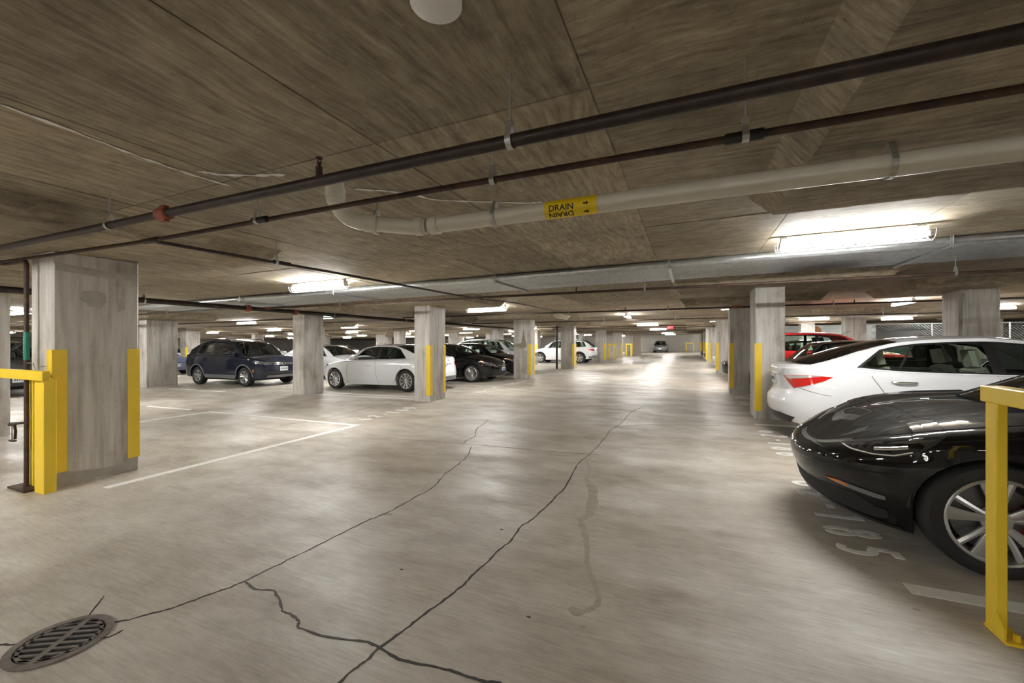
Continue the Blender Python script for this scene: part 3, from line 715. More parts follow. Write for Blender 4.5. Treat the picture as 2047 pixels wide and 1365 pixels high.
run('sprinkler_main', 'big black sprinkler main running away above the mid-row columns', [(-9.75, -2, 2.215), (-9.75, 26, 2.215)], .055, M['pipe'], [(-9.75, 6.6, 2.215), (-9.75, 7.9, 2.215)], [(-9.75, 4.55, 2.215), (-9.75, 9.2, 2.215), (-9.75, 12.6, 2.215)], None, 'y')
run('sprinkler_pipe', 'thin sprinkler pipe on the left running from the main past the big column', [(-9.85, 6.4, 2.215), (-22, 6.4, 2.06)], .02, M['pipe'], [], [(-12.6, 6.4, 2.18)])
run('sprinkler_pipe', 'dark sprinkler pipe passing in front of the pale right columns', [(-9.7, 12.4, 2.30), (11, 12.4, 2.36)], .022, M['pipe'], [(rx(1468,12.4), 12.4, 2.34), (rx(1478,12.4), 12.4, 2.34)], [(rx(1335,12.4),12.4,2.33),(rx(1138,12.4),12.4,2.33),(rx(1666,12.4),12.4,2.34),(rx(1980,12.4),12.4,2.35)], None, 'x', [(rx(1250,12.4),12.4,2.33),(rx(1708,12.4),12.4,2.34)])
run('sprinkler_pipe', 'farther sprinkler pipe crossing the aisle behind the first dark one', [(-9.7, 17.7, 2.30), (13, 17.7, 2.36)], .022, M['pipe'], [], [(rx(1350,17.7),17.7,2.33),(rx(1208,17.7),17.7,2.33),(rx(1765,17.7),17.7,2.34)], None, 'x', [(rx(1290,17.7),17.7,2.33)])
for y, lb in ((24.4, 'third sprinkler pipe crossing the aisle, a little nearer than the exit sign'), (27.4, 'sprinkler pipe crossing the aisle just behind the exit sign'), (37.2, 'second sprinkler pipe behind the exit sign'), (43, 'farthest sprinkler pipe crossing the aisle ceiling')): run('sprinkler_pipe', lb, [(-9.7, y, 2.30), (12, y, 2.36)], .024, M['rust'], group='distant sprinkler pipes')
for x, y, lb in ((-30, 10.5, 'nearest thin sprinkler pipe over the navy SUV roof'), (-30, 12.9, 'middle thin sprinkler pipe over the rows behind the navy SUV'), (-30, 19.5, 'farthest thin sprinkler pipe over the left rows')): run('sprinkler_pipe', lb, [(x, y, 2.08), (-10, y, 2.26)], .024, M['pipe'], group='distant sprinkler pipes over the left rows')
# black downpipe by the fourth column
b = MB(); xx = -6.75; b.tube([(xx, 22.0, fz(xx)), (xx, 22.0, 2.3)], .06, 12); o = b.build('downpipe', M['trim'], None, True); tag(o, 'black vertical downpipe against the pale column left of the white SUV', 'pipe')
b = MB(); xx = 4.0; b.tube([(xx, 26.2, fz(xx)), (xx, 26.2, 2.4)], .07, 12); o = b.build('downpipe', M['trim'], None, True); tag(o, 'dark vertical pipe behind the red car roof', 'pipe')
# scupper pipe down the wide right column
b = MB(); b.tube([(4.97, 10.93, fz(5)), (4.97, 10.93, 2.38)], .035, 10); o = b.build('wall_conduit', M['column'], None, True); tag(o, 'grey conduit running up the edge of the wide right column', 'conduit')
# smoke-alarm / small ceiling fittings
for i, (px, py, lb) in enumerate(((357, 639, 'small white ceiling detector left of the navy car'), (1830, 629, 'small white ceiling fitting between the right columns'))):
    x, y, z = atz(px, py, cz(-16 if i == 0 else 6.5)-.05)
    x = max(-25, min(9, x)); b = MB(); b.lathe([(0, -.07), (.05, -.07), (.09, -.03), (.09, 0.01)], 16, 'z'); o = b.build('ceiling_detector', M['housing'], None, True); o.location = (x, y, cz(x)); tag(o, lb, 'detector')

# ------------------------------------------------------------------ yellow hoop guards
gl = empty('hoop_guard', (-6.2, 1.82, fz(-6.2))); tag(gl, 'yellow steel hoop guard round the downpipe at the big left column', 'guard rail')
def gbox(name, x0, y0, z0, x1, y1, z1, root, m=None, b_=.004):
    b = MB(); b.bbox(x0, y0, z0, x1, y1, z1, b_); o = b.build(name, m or M['yellow'], root); return o
zg = fz(-6)
gbox('beam', -7.8, 1.79, 1.04, -5.50, 1.845, 1.13, gl); gbox('post', -5.86, 1.855, zg, -5.67, 1.945, 1.05, gl); gbox('post', -6.25, 1.905, zg, -6.05, 1.95, 1.05, gl); gbox('post', -7.75, 1.85, fz(-7.7), -7.60, 1.95, 1.05, gl)
b = MB(); b.tube([(-5.93, 1.90, zg+.0), (-5.93, 1.90, 1.04)], .012, 8); b.build('inner_conduit', M['pipe'], gl)
b = MB(); b.box(-6.27, 1.80, zg-.005, -5.90, 1.95, zg+.02); b.build('base_plate', M['rust'], gl)
rehome(gl)
gr = empty('hoop_guard', (1.36, 2.72, fz(1.36))); tag(gr, 'yellow steel hoop guard standing in front of the black car wheel', 'guard rail')
zg = fz(1.36); px0 = 1.335; py0 = 2.70
b = MB(); b.bbox(px0, py0, zg+.01, px0+.04, py0+.08, 1.12, .003); b.build('post', M['yellow'], gr)
b = MB(); b.bbox(px0+.004, py0-.0035, .66, px0+.036, py0+.002, 1.115, .0015); b.build('post_stiffener', M['yellow'], gr)
gbox('beam', px0-.015, 1.0, 1.11, px0+.07, py0+.09, 1.188, gr)
gbox('post', px0, 1.02, zg+.01, px0+.04, 1.10, 1.12, gr)
b = MB(); b.bbox(px0-.004, py0-.075, zg-.005, px0+.085, py0+.085, zg+.012, .003); b.build('base_plate', M['yellow'], gr)
b = MB(); b.lathe([(0, .042), (.013, .042), (.013, .011), (0, .011)], 6, 'z', (px0+.05, py0-.038, zg)); b.build('bolt', M['yellow'], gr)
b = MB(); b.add([(px0-.001, py0+.001, zg+.011), (px0-.001, py0-.055, zg+.011), (px0-.001, py0-.055, zg+.06), (px0-.001, py0+.001, zg+.115), (px0+.007, py0+.001, zg+.011), (px0+.007, py0-.055, zg+.011), (px0+.007, py0-.055, zg+.06), (px0+.007, py0+.001, zg+.115)], [(0,1,2,3),(7,6,5,4),(0,4,5,1),(1,5,6,2),(2,6,7,3),(3,7,4,0)]); b.build('gusset', M['yellow'], gr)
rehome(gr)
def hoop(x, y, w, label, m=None):
    r = empty('hoop_guard', (x, y, fz(x))); tag(r, label, 'guard rail')
    for s in (-1, 1): b = MB(); b.box(s*w/2-.07, -.06, 0, s*w/2+.07, .06, 1.2); b.build('post', m or M['yellow'], r)
    b = MB(); b.box(-w/2-.07, -.06, 1.2, w/2+.07, .06, 1.32); b.build('beam', m or M['yellow'], r)
hoop(rx(1224, 36.5), 36.5, .55, 'distant yellow hoop guard left of the far column'); hoop(rx(1257, 44.5), 44.5, .5, 'distant yellow hoop guard right of the far column')
hoop(rx(1379, 64.8), 64.8, .95, 'yellow frame standing against the far end wall')

# ------------------------------------------------------------------ far things: block walls, sign, mirror, fence
def block_wall(name, x0, y0, nx, nz, bw, bh, label, m, axis='x', z0=0.0, mortar='mortar'):
    """coursed masonry: each block its own piece on a recessed mortar core"""
    r = empty(name, (x0, y0, fz(x0))); tag(r, label, 'wall')
    core = MB()
    if axis == 'x': core.box(0, .01, 0, nx*bw, .17, nz*bh)
    else: core.box(.01, 0, 0, .17, nx*bw, nz*bh)
    core.build('mortar_core', M[mortar], r)
    bb = MB()
    if axis == 'x': bb.box(.006, 0, .006, bw-.006, .05, bh-.006)
    else: bb.box(0, .006, .006, .05, bw-.006, bh-.006)
    me = bb.mesh('block', m)
    for j in range(nz):
        for i in range(nx - (j % 2)):
            o = link('block', me, r); off = (i + .5*(j % 2))*bw
            o.location = (off, 0, j*bh) if axis == 'x' else (0, off, j*bh)
block_wall('block_wall', 3.6, 30.5, 16, 12, .4, .2, 'pale blue painted block wall behind the right rows', M['block'])
b = MB(); b.box(0, 0, 0, 1.5, .3, 2.5); o = b.build('brick_pier', M['brick']); o.location = (-6.9, 52.5, fz(-6.9)); tag(o, 'buff masonry pier at the far left end of the aisle', 'pier')
es = empty('exit_sign', (rx(1340, 27), 27, 2.31)); tag(es, 'small red exit sign hanging over the far aisle', 'sign')
b = MB(); b.box(-.17, -.03, -.1, .17, .03, .1); b.build('sign_box', M['exit'], es); b = MB(); b.tube([(0, 0, .1), (0, 0, .25)], .01, 6); b.build('stem', M['steel'], es)
c = bpy.data.curves.new('t', 'FONT'); c.body = 'EXIT'; c.size = .15; c.align_x = 'CENTER'; c.extrude = .002; o = bpy.data.objects.new('t', c); COL.objects.link(o)
me = bpy.data.meshes.new_from_object(o.evaluated_get(bpy.context.evaluated_depsgraph_get())); bpy.data.objects.remove(o); me.materials.clear(); me.materials.append(M['white'])
o = link('lettering', me, es, (0, -.034, -.055)); o.rotation_euler = (math.pi/2, 0, 0)
mr = empty('traffic_mirror', (rx(1630, 26.7), 26.7, 2.0)); tag(mr, 'brown round mirror back sticking out from the far right column', 'mirror')
b = MB(); b.lathe([(0, -.06), (.1, -.055), (.2, -.03), (.26, 0), (.27, .01), (.26, .02), (0, .02)], 32, 'y'); b.build('dish', M['brown'], mr, 40)
b = MB(); xo = 6.03 - mr.location.x; b.tube([(0, .02, 0), (xo*.5, -.15, 0), (xo-.03, -.42, 0)], .02, 6); b.build('bracket', M['steel'], mr)
# chain-link fence on the right, seen through the white saloon's windows
fn = empty('chain_link_fence', (6.6, 21.5, fz(6.6))); tag(fn, 'galvanised chain-link fence seen through the white saloon windows', 'fence')
for i in range(4): b = MB(); b.tube([(i*2.2, 0, 0), (i*2.2, 0, 2.1)], .03, 8); b.build('post', M['mesh_wire'], fn, True)
for z in (.1, 2.08): b = MB(); b.tube([(0, 0, z), (6.6, 0, z)], .02, 8); b.build('rail', M['mesh_wire'], fn, True)
b = MB(); s = .10
for i in range(int((6.6+2)/s)):
    for sg in (1, -1):
        x0 = i*s - 2 if sg > 0 else i*s
        pts = [(x0 + sg*t, 0.0, .1+t) for t in (0, 1.98)]
        # clip to the panel
        a, c = Vector(pts[0]), Vector(pts[1])
        def clip(a, c):
            t0, t1 = 0, 1; dxx = c.x-a.x
            for lim, side in ((0, 1), (6.6, -1)):
                if dxx == 0: continue
                t = (lim-a.x)/dxx
                if side*dxx > 0: t0 = max(t0, t)
                else: t1 = min(t1, t)
            return (a.lerp(c, t0), a.lerp(c, t1)) if t1 > t0 else None
        q = clip(a, c)
        if q: b.tube(q, .004, 3, False)
o = b.build('wire_mesh', M['mesh_wire'], fn); o['kind'] = 'stuff'
b = MB(); b.box(0, 0, 0, 4.5, .25, 1.25+1.2); o = b.build('white_partition', M['block']); o.location = (14.5, 24.5, fz(14)); tag(o, 'white painted partition wall in the far right bay', 'wall')

# ------------------------------------------------------------------ cars
def pip(poly, x, y):
    c = False; n = len(poly); j = n-1
    for i in range(n):
        xi, yi = poly[i]; xj, yj = poly[j]
        if (yi > y) != (yj > y) and x < (xj-xi)*(y-yi)/(yj-yi)+xi: c = not c
        j = i
    return c
def cdt(points, polys):
    """constrained triangulation of closed polylines plus loose points"""
    V, E = list(points), []
    for pl in polys:
        n0 = len(V); V += pl; E += [(n0+i, n0+(i+1) % len(pl)) for i in range(len(pl))]
    r = delaunay_2d_cdt([Vector(p) for p in V], E, [], 0, 1e-5)
    return [(v.x, v.y) for v in r[0]], [tuple(f) for f in r[2]]

def wheel_meshes(R, rim_r, w, style, rim_mat, key, _c={}):
    if key in _c: return _c[key]
    t = MB(); h = w/2                                   # axis = y, outer side +y
    t.lathe([(rim_r-.012, h-.035), (rim_r, h-.012), (rim_r+.012, h-.004), (R-.045, h), (R-.016, h-.012), (R-.003, h-.035), (R, h-.06), (R, -h+.06), (R-.003, -h+.035), (R-.016, -h+.012), (R-.045, -h), (rim_r, -h+.01), (rim_r-.012, -h+.035)], 44, 'y', close=True)
    tyre = t.mesh('tyre', M['rubber'], 35)
    r = MB(); o = h-.012
    r.lathe([(rim_r+.004, o), (rim_r-.004, o+.006), (rim_r-.016, o+.002), (rim_r-.022, o-.02), (rim_r-.03, o-.10), (rim_r-.035, -h+.03)], 44, 'y')
    r.lathe([(0, o-.012), (.028, o-.012), (.034, o-.018), (.06, o-.022), (.075, o-.04), (.075, o-.07)], 24, 'y')
    rr = rim_r-.012
    def spoke(a, w0, w1, lean=0.0, d0=.022, d1=.004, th=.022):
        def pt(rad, off, y):
            x_, z_ = rad, off
            return (x_*math.cos(a)-z_*math.sin(a), y, x_*math.sin(a)+z_*math.cos(a))
        V = []
        for (rad, ww, yy, ln) in ((.05, w0, o-d0, 0), (.5*(.05+rr), .5*(w0+w1)*.92, o-.5*(d0+d1)+.004, lean*.45), (rr, w1, o-d1, lean)):
            V += [pt(rad, ln-ww/2, yy-.006), pt(rad, ln, yy), pt(rad, ln+ww/2, yy-.006), pt(rad, ln+ww/2, yy-th), pt(rad, ln-ww/2, yy-th)]
        Fc = []
        for k in range(2):
            for i in range(5): Fc.append((k*5+i, k*5+(i+1) % 5, k*5+5+(i+1) % 5, k*5+5+i))
        r.add(V, Fc)
    if style == 'turbine':                               # broad twisted blades in pairs
        for i in range(5):
            a = 2*math.pi*i/5+.31
            spoke(a-.16, .035, .085, -.01); spoke(a+.17, .028, .035, .02, .03, .01)
    elif style == 'ten':
        for i in range(10): spoke(2*math.pi*i/10+.1, .026, .034)
    elif style == 'five':
        for i in range(5): spoke(2*math.pi*i/5+.3, .05, .085)
    elif style == 'double':
        for i in range(5):
            for s in (-1, 1): spoke(2*math.pi*i/5+.3+s*.17, .032, .04, s*.01)
    elif style == 'multi':
        for i in range(20): spoke(2*math.pi*i/20, .014, .016)
    rim = r.mesh('rim', rim_mat, 30)
    d = MB(); d.lathe([(.04, -.0), (rim_r*.78, 0), (rim_r*.78, -.018), (.04, -.018)], 30, 'y', (0, o-.085, 0), close=True); disc = d.mesh('brake_disc', M['disc'])
    bk = MB(); bk.lathe([(0, o-.13), (rim_r-.03, o-.13)], 24, 'y'); back = bk.mesh('wheel_back', M['matte'])
    _c[key] = (tyre, rim, disc, back); return _c[key]

class Car:
    def __init__(s, name, spec, pm, loc, heading, label, cat='car', group=None, detail=2, glass=None, seats='seat_d', body_split=None):
        s.S = S = spec; s.pm = pm; s.detail = detail
        L, W = S['L'], S['W']; s.L = L
        s.root = empty(name, (loc[0], loc[1], fz(loc[0])), heading, True); tag(s.root, label, cat, group)
        s.off = L/2
        s.zt = pchip(S['top']); s.zb0 = pchip(S['bot'])
        s.fp = pchip(S['fp']); s.rp = pchip(S['rp']); s.sp = pchip(S['sp'])
        xa1 = S['fo']; xa2 = S['fo']+S['wb']; Ra = S['R']+S.get('arch', .045); s.Ra = Ra
        af, ar, nf, nr = S['af'], S['ar'], S['nf'], S['nr']
        q = 18 if detail > 1 else 9
        xs = [af*(1-math.cos(p)**(2/nf)) for p in np.linspace(0, math.pi/2, q)] + [L-ar*(1-math.cos(p)**(2/nr)) for p in np.linspace(0, math.pi/2, q)]
        for xa in (xa1, xa2):
            xs += [xa+Ra*math.cos(a) for a in np.linspace(0, math.pi, 21 if detail > 1 else 11)] + [xa-Ra-.003, xa+Ra+.003]
        xs += list(np.linspace(af, L-ar, 28 if detail > 1 else 14))
        xs = np.array(sorted(xs)); keep = [0]
        for i in range(1, len(xs)):
            if xs[i]-xs[keep[-1]] > .0022: keep.append(i)
        xs = xs[keep]; xs[0] = 0; xs[-1] = L; s.xs = xs
        u = np.clip((af-xs)/af, 0, 1); y = (W/2)*(1-u**nf)**(1/nf)
        u2 = np.clip((xs-(L-ar))/ar, 0, 1); y2 = (W/2)*(1-u2**nr)**(1/nr)
        s.y = np.minimum(y, y2)
        tx = np.gradient(xs); ty = np.gradient(s.y); ln = np.hypot(tx, ty); nx, ny = -ty/ln, tx/ln
        nx[0], ny[0] = -1, 0; nx[-1], ny[-1] = 1, 0
        s.nx, s.ny = nx, ny
        s.tau = np.concatenate([[0], np.cumsum(np.hypot(np.diff(xs), np.diff(s.y)))]); s.T = s.tau[-1]
        zb = s.zb0(xs).copy()
        for xa in (xa1, xa2):
            m = np.abs(xs-xa) <= Ra; zb[m] = np.maximum(zb[m], S['R']+np.sqrt(np.maximum(0, Ra**2-(xs[m]-xa)**2)))
        s.zb = zb; s.rr = S['rr']
        s.build_body(); s.build_house(); s.wheels()
        if detail > 0: s.interior(seats)
    # -- surface position
    def inset(s, xs, nx, ny, z):
        zt = s.zt(xs); rr = s.rr
        i = np.where(nx < 0, s.fp(z), s.rp(z))*nx**2 + s.sp(z)*ny**2
        q = np.clip((zt-z)/rr, 0, 1)
        return i + rr*(1-np.sqrt(np.maximum(0, 1-(1-q)**2)))
    def P(s, t, z, off=0.0, rear=False):
        sg = 1 if t >= 0 else -1; tau = abs(t)
        if rear: tau = s.T-tau
        xs = np.interp(tau, s.tau, s.xs); y = np.interp(tau, s.tau, s.y); nx = np.interp(tau, s.tau, s.nx); ny = np.interp(tau, s.tau, s.ny)
        n = math.hypot(nx, ny) or 1; nx /= n; ny /= n
        d = float(s.inset(np.array(xs), np.array(nx), np.array(ny), np.array(z)))-off
        return (s.off-(xs-nx*d), sg*(y-ny*d), z)
    def tx(s, x): return float(np.interp(x, s.xs, s.tau))
    def ty(s, y, rear=False):
        h = len(s.y)//2
        if rear: return float(s.T-np.interp(abs(y), s.y[h:][::-1], s.tau[h:][::-1]))*(1 if y >= 0 else -1)
        return float(np.interp(abs(y), s.y[:h], s.tau[:h]))*(1 if y >= 0 else -1)
    def part(s, b, name, mats, smooth=True, weld=0.0, parent=None): return b.build(name, mats, parent or s.root, smooth, weld)
    def build_body(s):
        S = s.S; xs, nx, ny = s.xs, s.nx, s.ny; N = len(xs)
        nl, nr = (10, 6) if s.detail > 1 else (5, 3)
        zt = s.zt(xs); zm = np.maximum(zt-s.rr, s.zb+.01)
        Z = [s.zb+(zm-s.zb)*k/nl for k in range(nl+1)]
        Z += [zm+(zt-zm)*math.sin(math.pi/2*k/nr) for k in range(1, nr+1)]
        rows = []
        d0 = s.inset(xs, nx, ny, Z[0])+.11
        rows.append(np.stack([s.off-(xs-nx*d0), np.maximum(s.y-ny*d0, 0), Z[0]+.012], 1))
        for z in Z:
            d = s.inset(xs, nx, ny, z); rows.append(np.stack([s.off-(xs-nx*d), np.maximum(s.y-ny*d, 0), z], 1))
        s.top = rows[-1]; b = MB(); K = len(rows)
        clad = S.get('clad')
        for sg in (1, -1):
            V = []
            for r in rows: V += [(p[0], sg*p[1], p[2]) for p in r]
            Fc = [(k*N+i, k*N+i+1, (k+1)*N+i+1, (k+1)*N+i) for k in range(K-1) for i in range(N-1)]
            b.add(V, Fc)
            if clad:
                n0 = len(b.f)-len(Fc)
                for j, f in enumerate(Fc):
                    k = j//(N-1); i = j % (N-1)
                    if k <= 1: b.m[n0+j] = 1
        s.zc = lambda x, y, ye: 0
        S_ch, S_cd = S['crown']
        ic = max(i for i in range(N) if xs[i] <= S['xc']+.002); idk = min(i for i in range(N) if xs[i] >= S['xd']-.002)
        s.ic, s.idk = ic, idk; m = 12 if s.detail > 1 else 6
        hb = S.get('hood_bump')
        def fill(rng, ch, x_end):
            V = []
            for i in rng:
                p = s.top[i]; f = min(1, abs(xs[i]-x_end)/.55); f = f*f*(3-2*f); ye = p[1]
                for k in range(m+1):
                    e = 1-2*k/m; dz = ch*f*(1-e*e)
                    if hb and x_end == 0: dz += hb(xs[i], e)*f
                    V.append((p[0], ye*e, p[2]+dz))
            n = len(list(rng)); b.add(V, [(i*(m+1)+k, i*(m+1)+k+1, (i+1)*(m+1)+k+1, (i+1)*(m+1)+k) for i in range(n-1) for k in range(m)])
        fill(range(0, ic+1), S_ch, 0.0); fill(range(idk, N), S_cd, s.L)
        s.bodyb = b
        ub = MB(); ub.box(s.off-s.L+.5, -S['W']/2+.30, .19, s.off-.62, S['W']/2-.30, .5); ub.box(s.off-s.L+.5, -S['W']/2+.12, .2, s.off-.55, S['W']/2-.12, .24) if False else None
        s.part(ub, 'underbody', M['matte'], False)
        # wheel housings
        for xa in (S['fo'], S['fo']+S['wb']):
            for sg in (1, -1):
                lb = MB()
                arcp = [(s.off-xa+ (s.Ra+.015)*math.cos(a), S['R']+(s.Ra+.015)*math.sin(a)) for a in np.linspace(0, math.pi, 15)]
                y0, y1 = sg*(S['W']/2-.11), sg*(S['W']/2-.32)
                lb.add([(x, y0, z) for x, z in arcp]+[(x, y1, z) for x, z in arcp], [(i, i+1, i+16, i+15) for i in range(14)]+[tuple(range(15, 30))])
                s.part(lb, 'wheel_housing', M['matte'])
    def yside(s, x, z):
        h = np.argsort(-s.top[:, 0]); ye = np.interp(x, s.off-s.top[h, 0], s.top[h, 1]); zt = float(s.zt(x)); dz = max(0, z-zt)
        return float(ye) - s.S['tumble']*dz - s.S.get('tumble2', .12)*dz*dz
    def build_house(s):
        S = s.S; b = s.bodyb; off = s.off
        rail = [(S['xc'], float(s.zt(S['xc'])))] + S['rail'] + [(S['xd'], float(s.zt(S['xd'])))]
        rf = pchip(rail); s.rail = rf; xrf, xrr = S['xrf'], S['xrr']
        nk = 14 if s.detail > 1 else 7
        ks = list(np.linspace(S['xc'], xrf, nk)) + list(np.linspace(xrf, xrr, nk))[1:] + list(np.linspace(xrr, S['xd'], nk))[1:]
        bow = pchip([(S['xc'], -S['bowf']), (xrf, -.05), ((xrf+xrr)/2, 0), (xrr, .03), (S['xd'], S['bowr'])])
        crn = pchip([(S['xc'], S['crown'][0]*.9), (xrf, S['rcrown']*.9), ((xrf+xrr)/2, S['rcrown']), (xrr, S['rcrown']*.9), (S['xd'], S['crown'][1]*.9)])
        E = [1, .93, .8, .6, .4, .2, 0, -.2, -.4, -.6, -.8, -.93, -1]; m = len(E)-1
        G = []
        for x in ks:
            z = float(rf(x)); y = s.yside(x, z); bw, cr = float(bow(x)), float(crn(x))
            G.append([(off-(x+bw*(1-e*e)), y*e, z+cr*(1-abs(e)**2.4)) for e in E])
        gw, gr = MB(), MB()
        for k in range(len(ks)-1):
            zone = 0 if k < nk-1 else (1 if k < 2*nk-2 else 2)
            for j in range(m):
                quad = [G[k][j], G[k][j+1], G[k+1][j+1], G[k+1][j]]
                edge = j in (0, m-1)
                if zone == 1 or edge: b.add(quad, [(0, 1, 2, 3)]); (zone == 1 and S.get('roofm') and b.m.__setitem__(-1, 2))
                elif zone == 0: gw.add(quad, [(0, 1, 2, 3)])
                else: (gr if not S.get('van') else b).add(quad, [(0, 1, 2, 3)])
        # side: windows cut from the curved side
        zt = s.zt; X = np.linspace(S['xc'], S['xd'], 44)
        bound = [(float(x), float(zt(x))) for x in X] + [(float(x), float(rf(x))) for x in X[::-1][1:-1]]
        wins = []
        lo, to = S.get('lo', .025), S.get('to', .055)
        for (xb0, xt0, xb1, xt1) in S['win']:
            n = 12; bot = [(x, float(zt(x))+lo) for x in np.linspace(xb0, xb1, n)]
            ztop = lambda x: float(rf(x))-to
            zt1 = ztop(xt1); right = []
            top = []
            for x in np.linspace(xt1, xt0, n):
                top.append((float(x), max(ztop(x), float(zt(x))+lo+.004)))
            wins.append([tuple(map(float, p)) for p in bot+top])
        x0, x1 = S['win'][0][0]-.05, S['win'][-1][2]+.05
        dl = [(float(x), float(zt(x))+lo-.018) for x in np.linspace(x0, x1, 24)]
        xt1 = S['win'][-1][3]+.03; xt0 = S['win'][0][1]-.05
        dl += [(float(x), max(float(rf(x))-to+.022, float(zt(x))+lo-.01)) for x in np.linspace(max(xt1, xt0), xt0, 24)]
        V, T = cdt([], [bound, dl]+wins)
        sw = {(k, sg): MB() for k in range(len(wins)) for sg in (1, -1)}
        for sg in (1, -1):
            fm = []
            for f in T:
                cx_ = sum(V[i][0] for i in f)/3; cy_ = sum(V[i][1] for i in f)/3
                if not pip(bound, cx_, cy_): continue
                tri = [(off-V[i][0], sg*s.yside(*V[i]), V[i][1]) for i in f]
                k = next((k for k, w in enumerate(wins) if pip(w, cx_, cy_)), None)
                if k is not None: sw[(k, sg)].add([(p[0], p[1]-sg*.006, p[2]) for p in tri], [(0, 1, 2)])
                else:
                    b.mi = 1 if pip(dl, cx_, cy_) else 0; b.add(tri, [(0, 1, 2)]); b.mi = 0
        mats = [s.pm, M['trim'] if not S.get('clad') else M['trim'], S.get('roofm') or s.pm]
        if S.get('clad'):    # cladding uses its own slot
            mats = [s.pm, M['trim'], s.pm]
            pass
        s.body = s.part(b, 'body', mats, 42, .0008)
        s.part(gw, 'windscreen', S.get('gm', M['glass']), True, .0005)
        if gr.f: s.part(gr, 'rear_window', S.get('rgm', M['dglass']), True, .0005)
        for w in sw.values():
            if w.f: s.part(w, 'side_window', S.get('sgm', M['glass']), True, .0005)
    def wheels(s):
        S = s.S; ty, rim, disc, back = wheel_meshes(S['R'], S['rim'], S['tw'], S['style'], S.get('rimm', M['rim']), (S['R'], S['rim'], S['style'], S.get('rimm', M['rim']).name))
        for xa in (S['fo'], S['fo']+S['wb']):
            for sg in (1, -1):
                o = link('wheel', ty, s.root); o.location = (s.off-xa, sg*(S['W']/2-S['tw']/2-.025), S['R']); o.rotation_euler = (0, 0, 0 if sg > 0 else math.pi)
                if s.detail > 0:
                    link('rim', rim, o); link('brake_disc', disc, o); link('wheel_back', back, o)
                    if S.get('caliper'):
                        c = MB(); c.lathe([(S['rim']*.55, .02), (S['rim']*.84, .02), (S['rim']*.84, -.06), (S['rim']*.55, -.06)], 8, 'y', (0, S['tw']/2-.075, 0), True, (-.6, .6) if xa > 2 else (2.5, 3.8))
                        c.build('brake_caliper', M['caliper'], o)
    def interior(s, seats):
        S = s.S; b = MB(); x0, x1 = S['xc']+.15, S['xd']-.25; zf = .38
        X = np.linspace(x0, x1, 10)
        for sg in (1, -1):
            top = [(s.off-x, sg*(s.yside(x, float(s.zt(x)))-.05), float(s.zt(x))-.03) for x in X]; low = [(p[0], p[1]*.92, zf) for p in top]
            b.add(top+low, [(i, i+1, i+11, i+10) for i in range(9)])
        a = s.yside(x0, 0)-.05; c = s.yside(x1, 0)-.05
        b.add([(s.off-x0, a, zf), (s.off-x0, -a, zf), (s.off-x1, -c, zf), (s.off-x1, c, zf)], [(0, 1, 2, 3)])
        zc = float(s.zt(x0)); b.add([(s.off-x0, a, zc), (s.off-x0, -a, zc), (s.off-x0-.45, -a, zc-.02), (s.off-x0-.45, a, zc-.02), (s.off-x0-.5, a, zf), (s.off-x0-.5, -a, zf)], [(0, 1, 2, 3), (3, 2, 5, 4)])
        zd = float(s.zt(x1)); b.add([(s.off-x1, c, zd-.02), (s.off-x1, -c, zd-.02), (s.off-x1+.3, -c, zd-.03), (s.off-x1+.3, c, zd-.03)], [(0, 1, 2, 3)])
        s.part(b, 'cabin_tub', M['seat_d'], False)
        sm = M[seats]
        for fx in S['seatx']:
            for sg in (1, -1):
                q = MB(); x = s.off-fx; y = sg*.37; hr = S['H']-.22
                def slabq(p0, p1, w0, w1, d):
                    dx, dz = p1[0]-p0[0], p1[1]-p0[1]; l = math.hypot(dx, dz); nx_, nz_ = -dz/l*d, dx/l*d
                    Vv = []
                    for (px, pz), w in ((p0, w0), ((p0[0]*.5+p1[0]*.5, p0[1]*.5+p1[1]*.5), (w0+w1)/2*1.04), (p1, w1)):
                        Vv += [(x+px+nx_, y-w*.8, pz+nz_), (x+px+nx_, y+w*.8, pz+nz_), (x+px, y+w, pz), (x+px-nx_, y+w*.8, pz-nz_), (x+px-nx_, y-w*.8, pz-nz_), (x+px, y-w, pz)]
                    Ff = [(k*6+i, k*6+(i+1) % 6, k*6+6+(i+1) % 6, k*6+6+i) for k in range(2) for i in range(6)]+[tuple(range(6)), tuple(range(12, 18))]
                    q.add(Vv, Ff)
                slabq((0, .50), (-.24, hr-.21), .25, .21, .06); slabq((.45, .52), (-.03, .48), .24, .25, .06)
                se = s.part(q, 'seat', sm, 50)
                q = MB(); slabq((-.235, hr-.16), (-.275, hr+.03), .13, .115, .045); s.part(q, 'headrest', sm, 50, 0, se)
        if S['seatx']:
            q = MB(); wx = s.off-S['xc']-.72; q.lathe([(.18+.016*math.cos(a), .016*math.sin(a)) for a in np.linspace(0, 2*math.pi, 7)[:-1]], 20, 'x', (0, 0, 0), True)
            o = s.part(q, 'steering_wheel', M['trim']); o.location = (wx, .37, S['H']-.52); o.rotation_euler = (0, math.radians(20), 0)
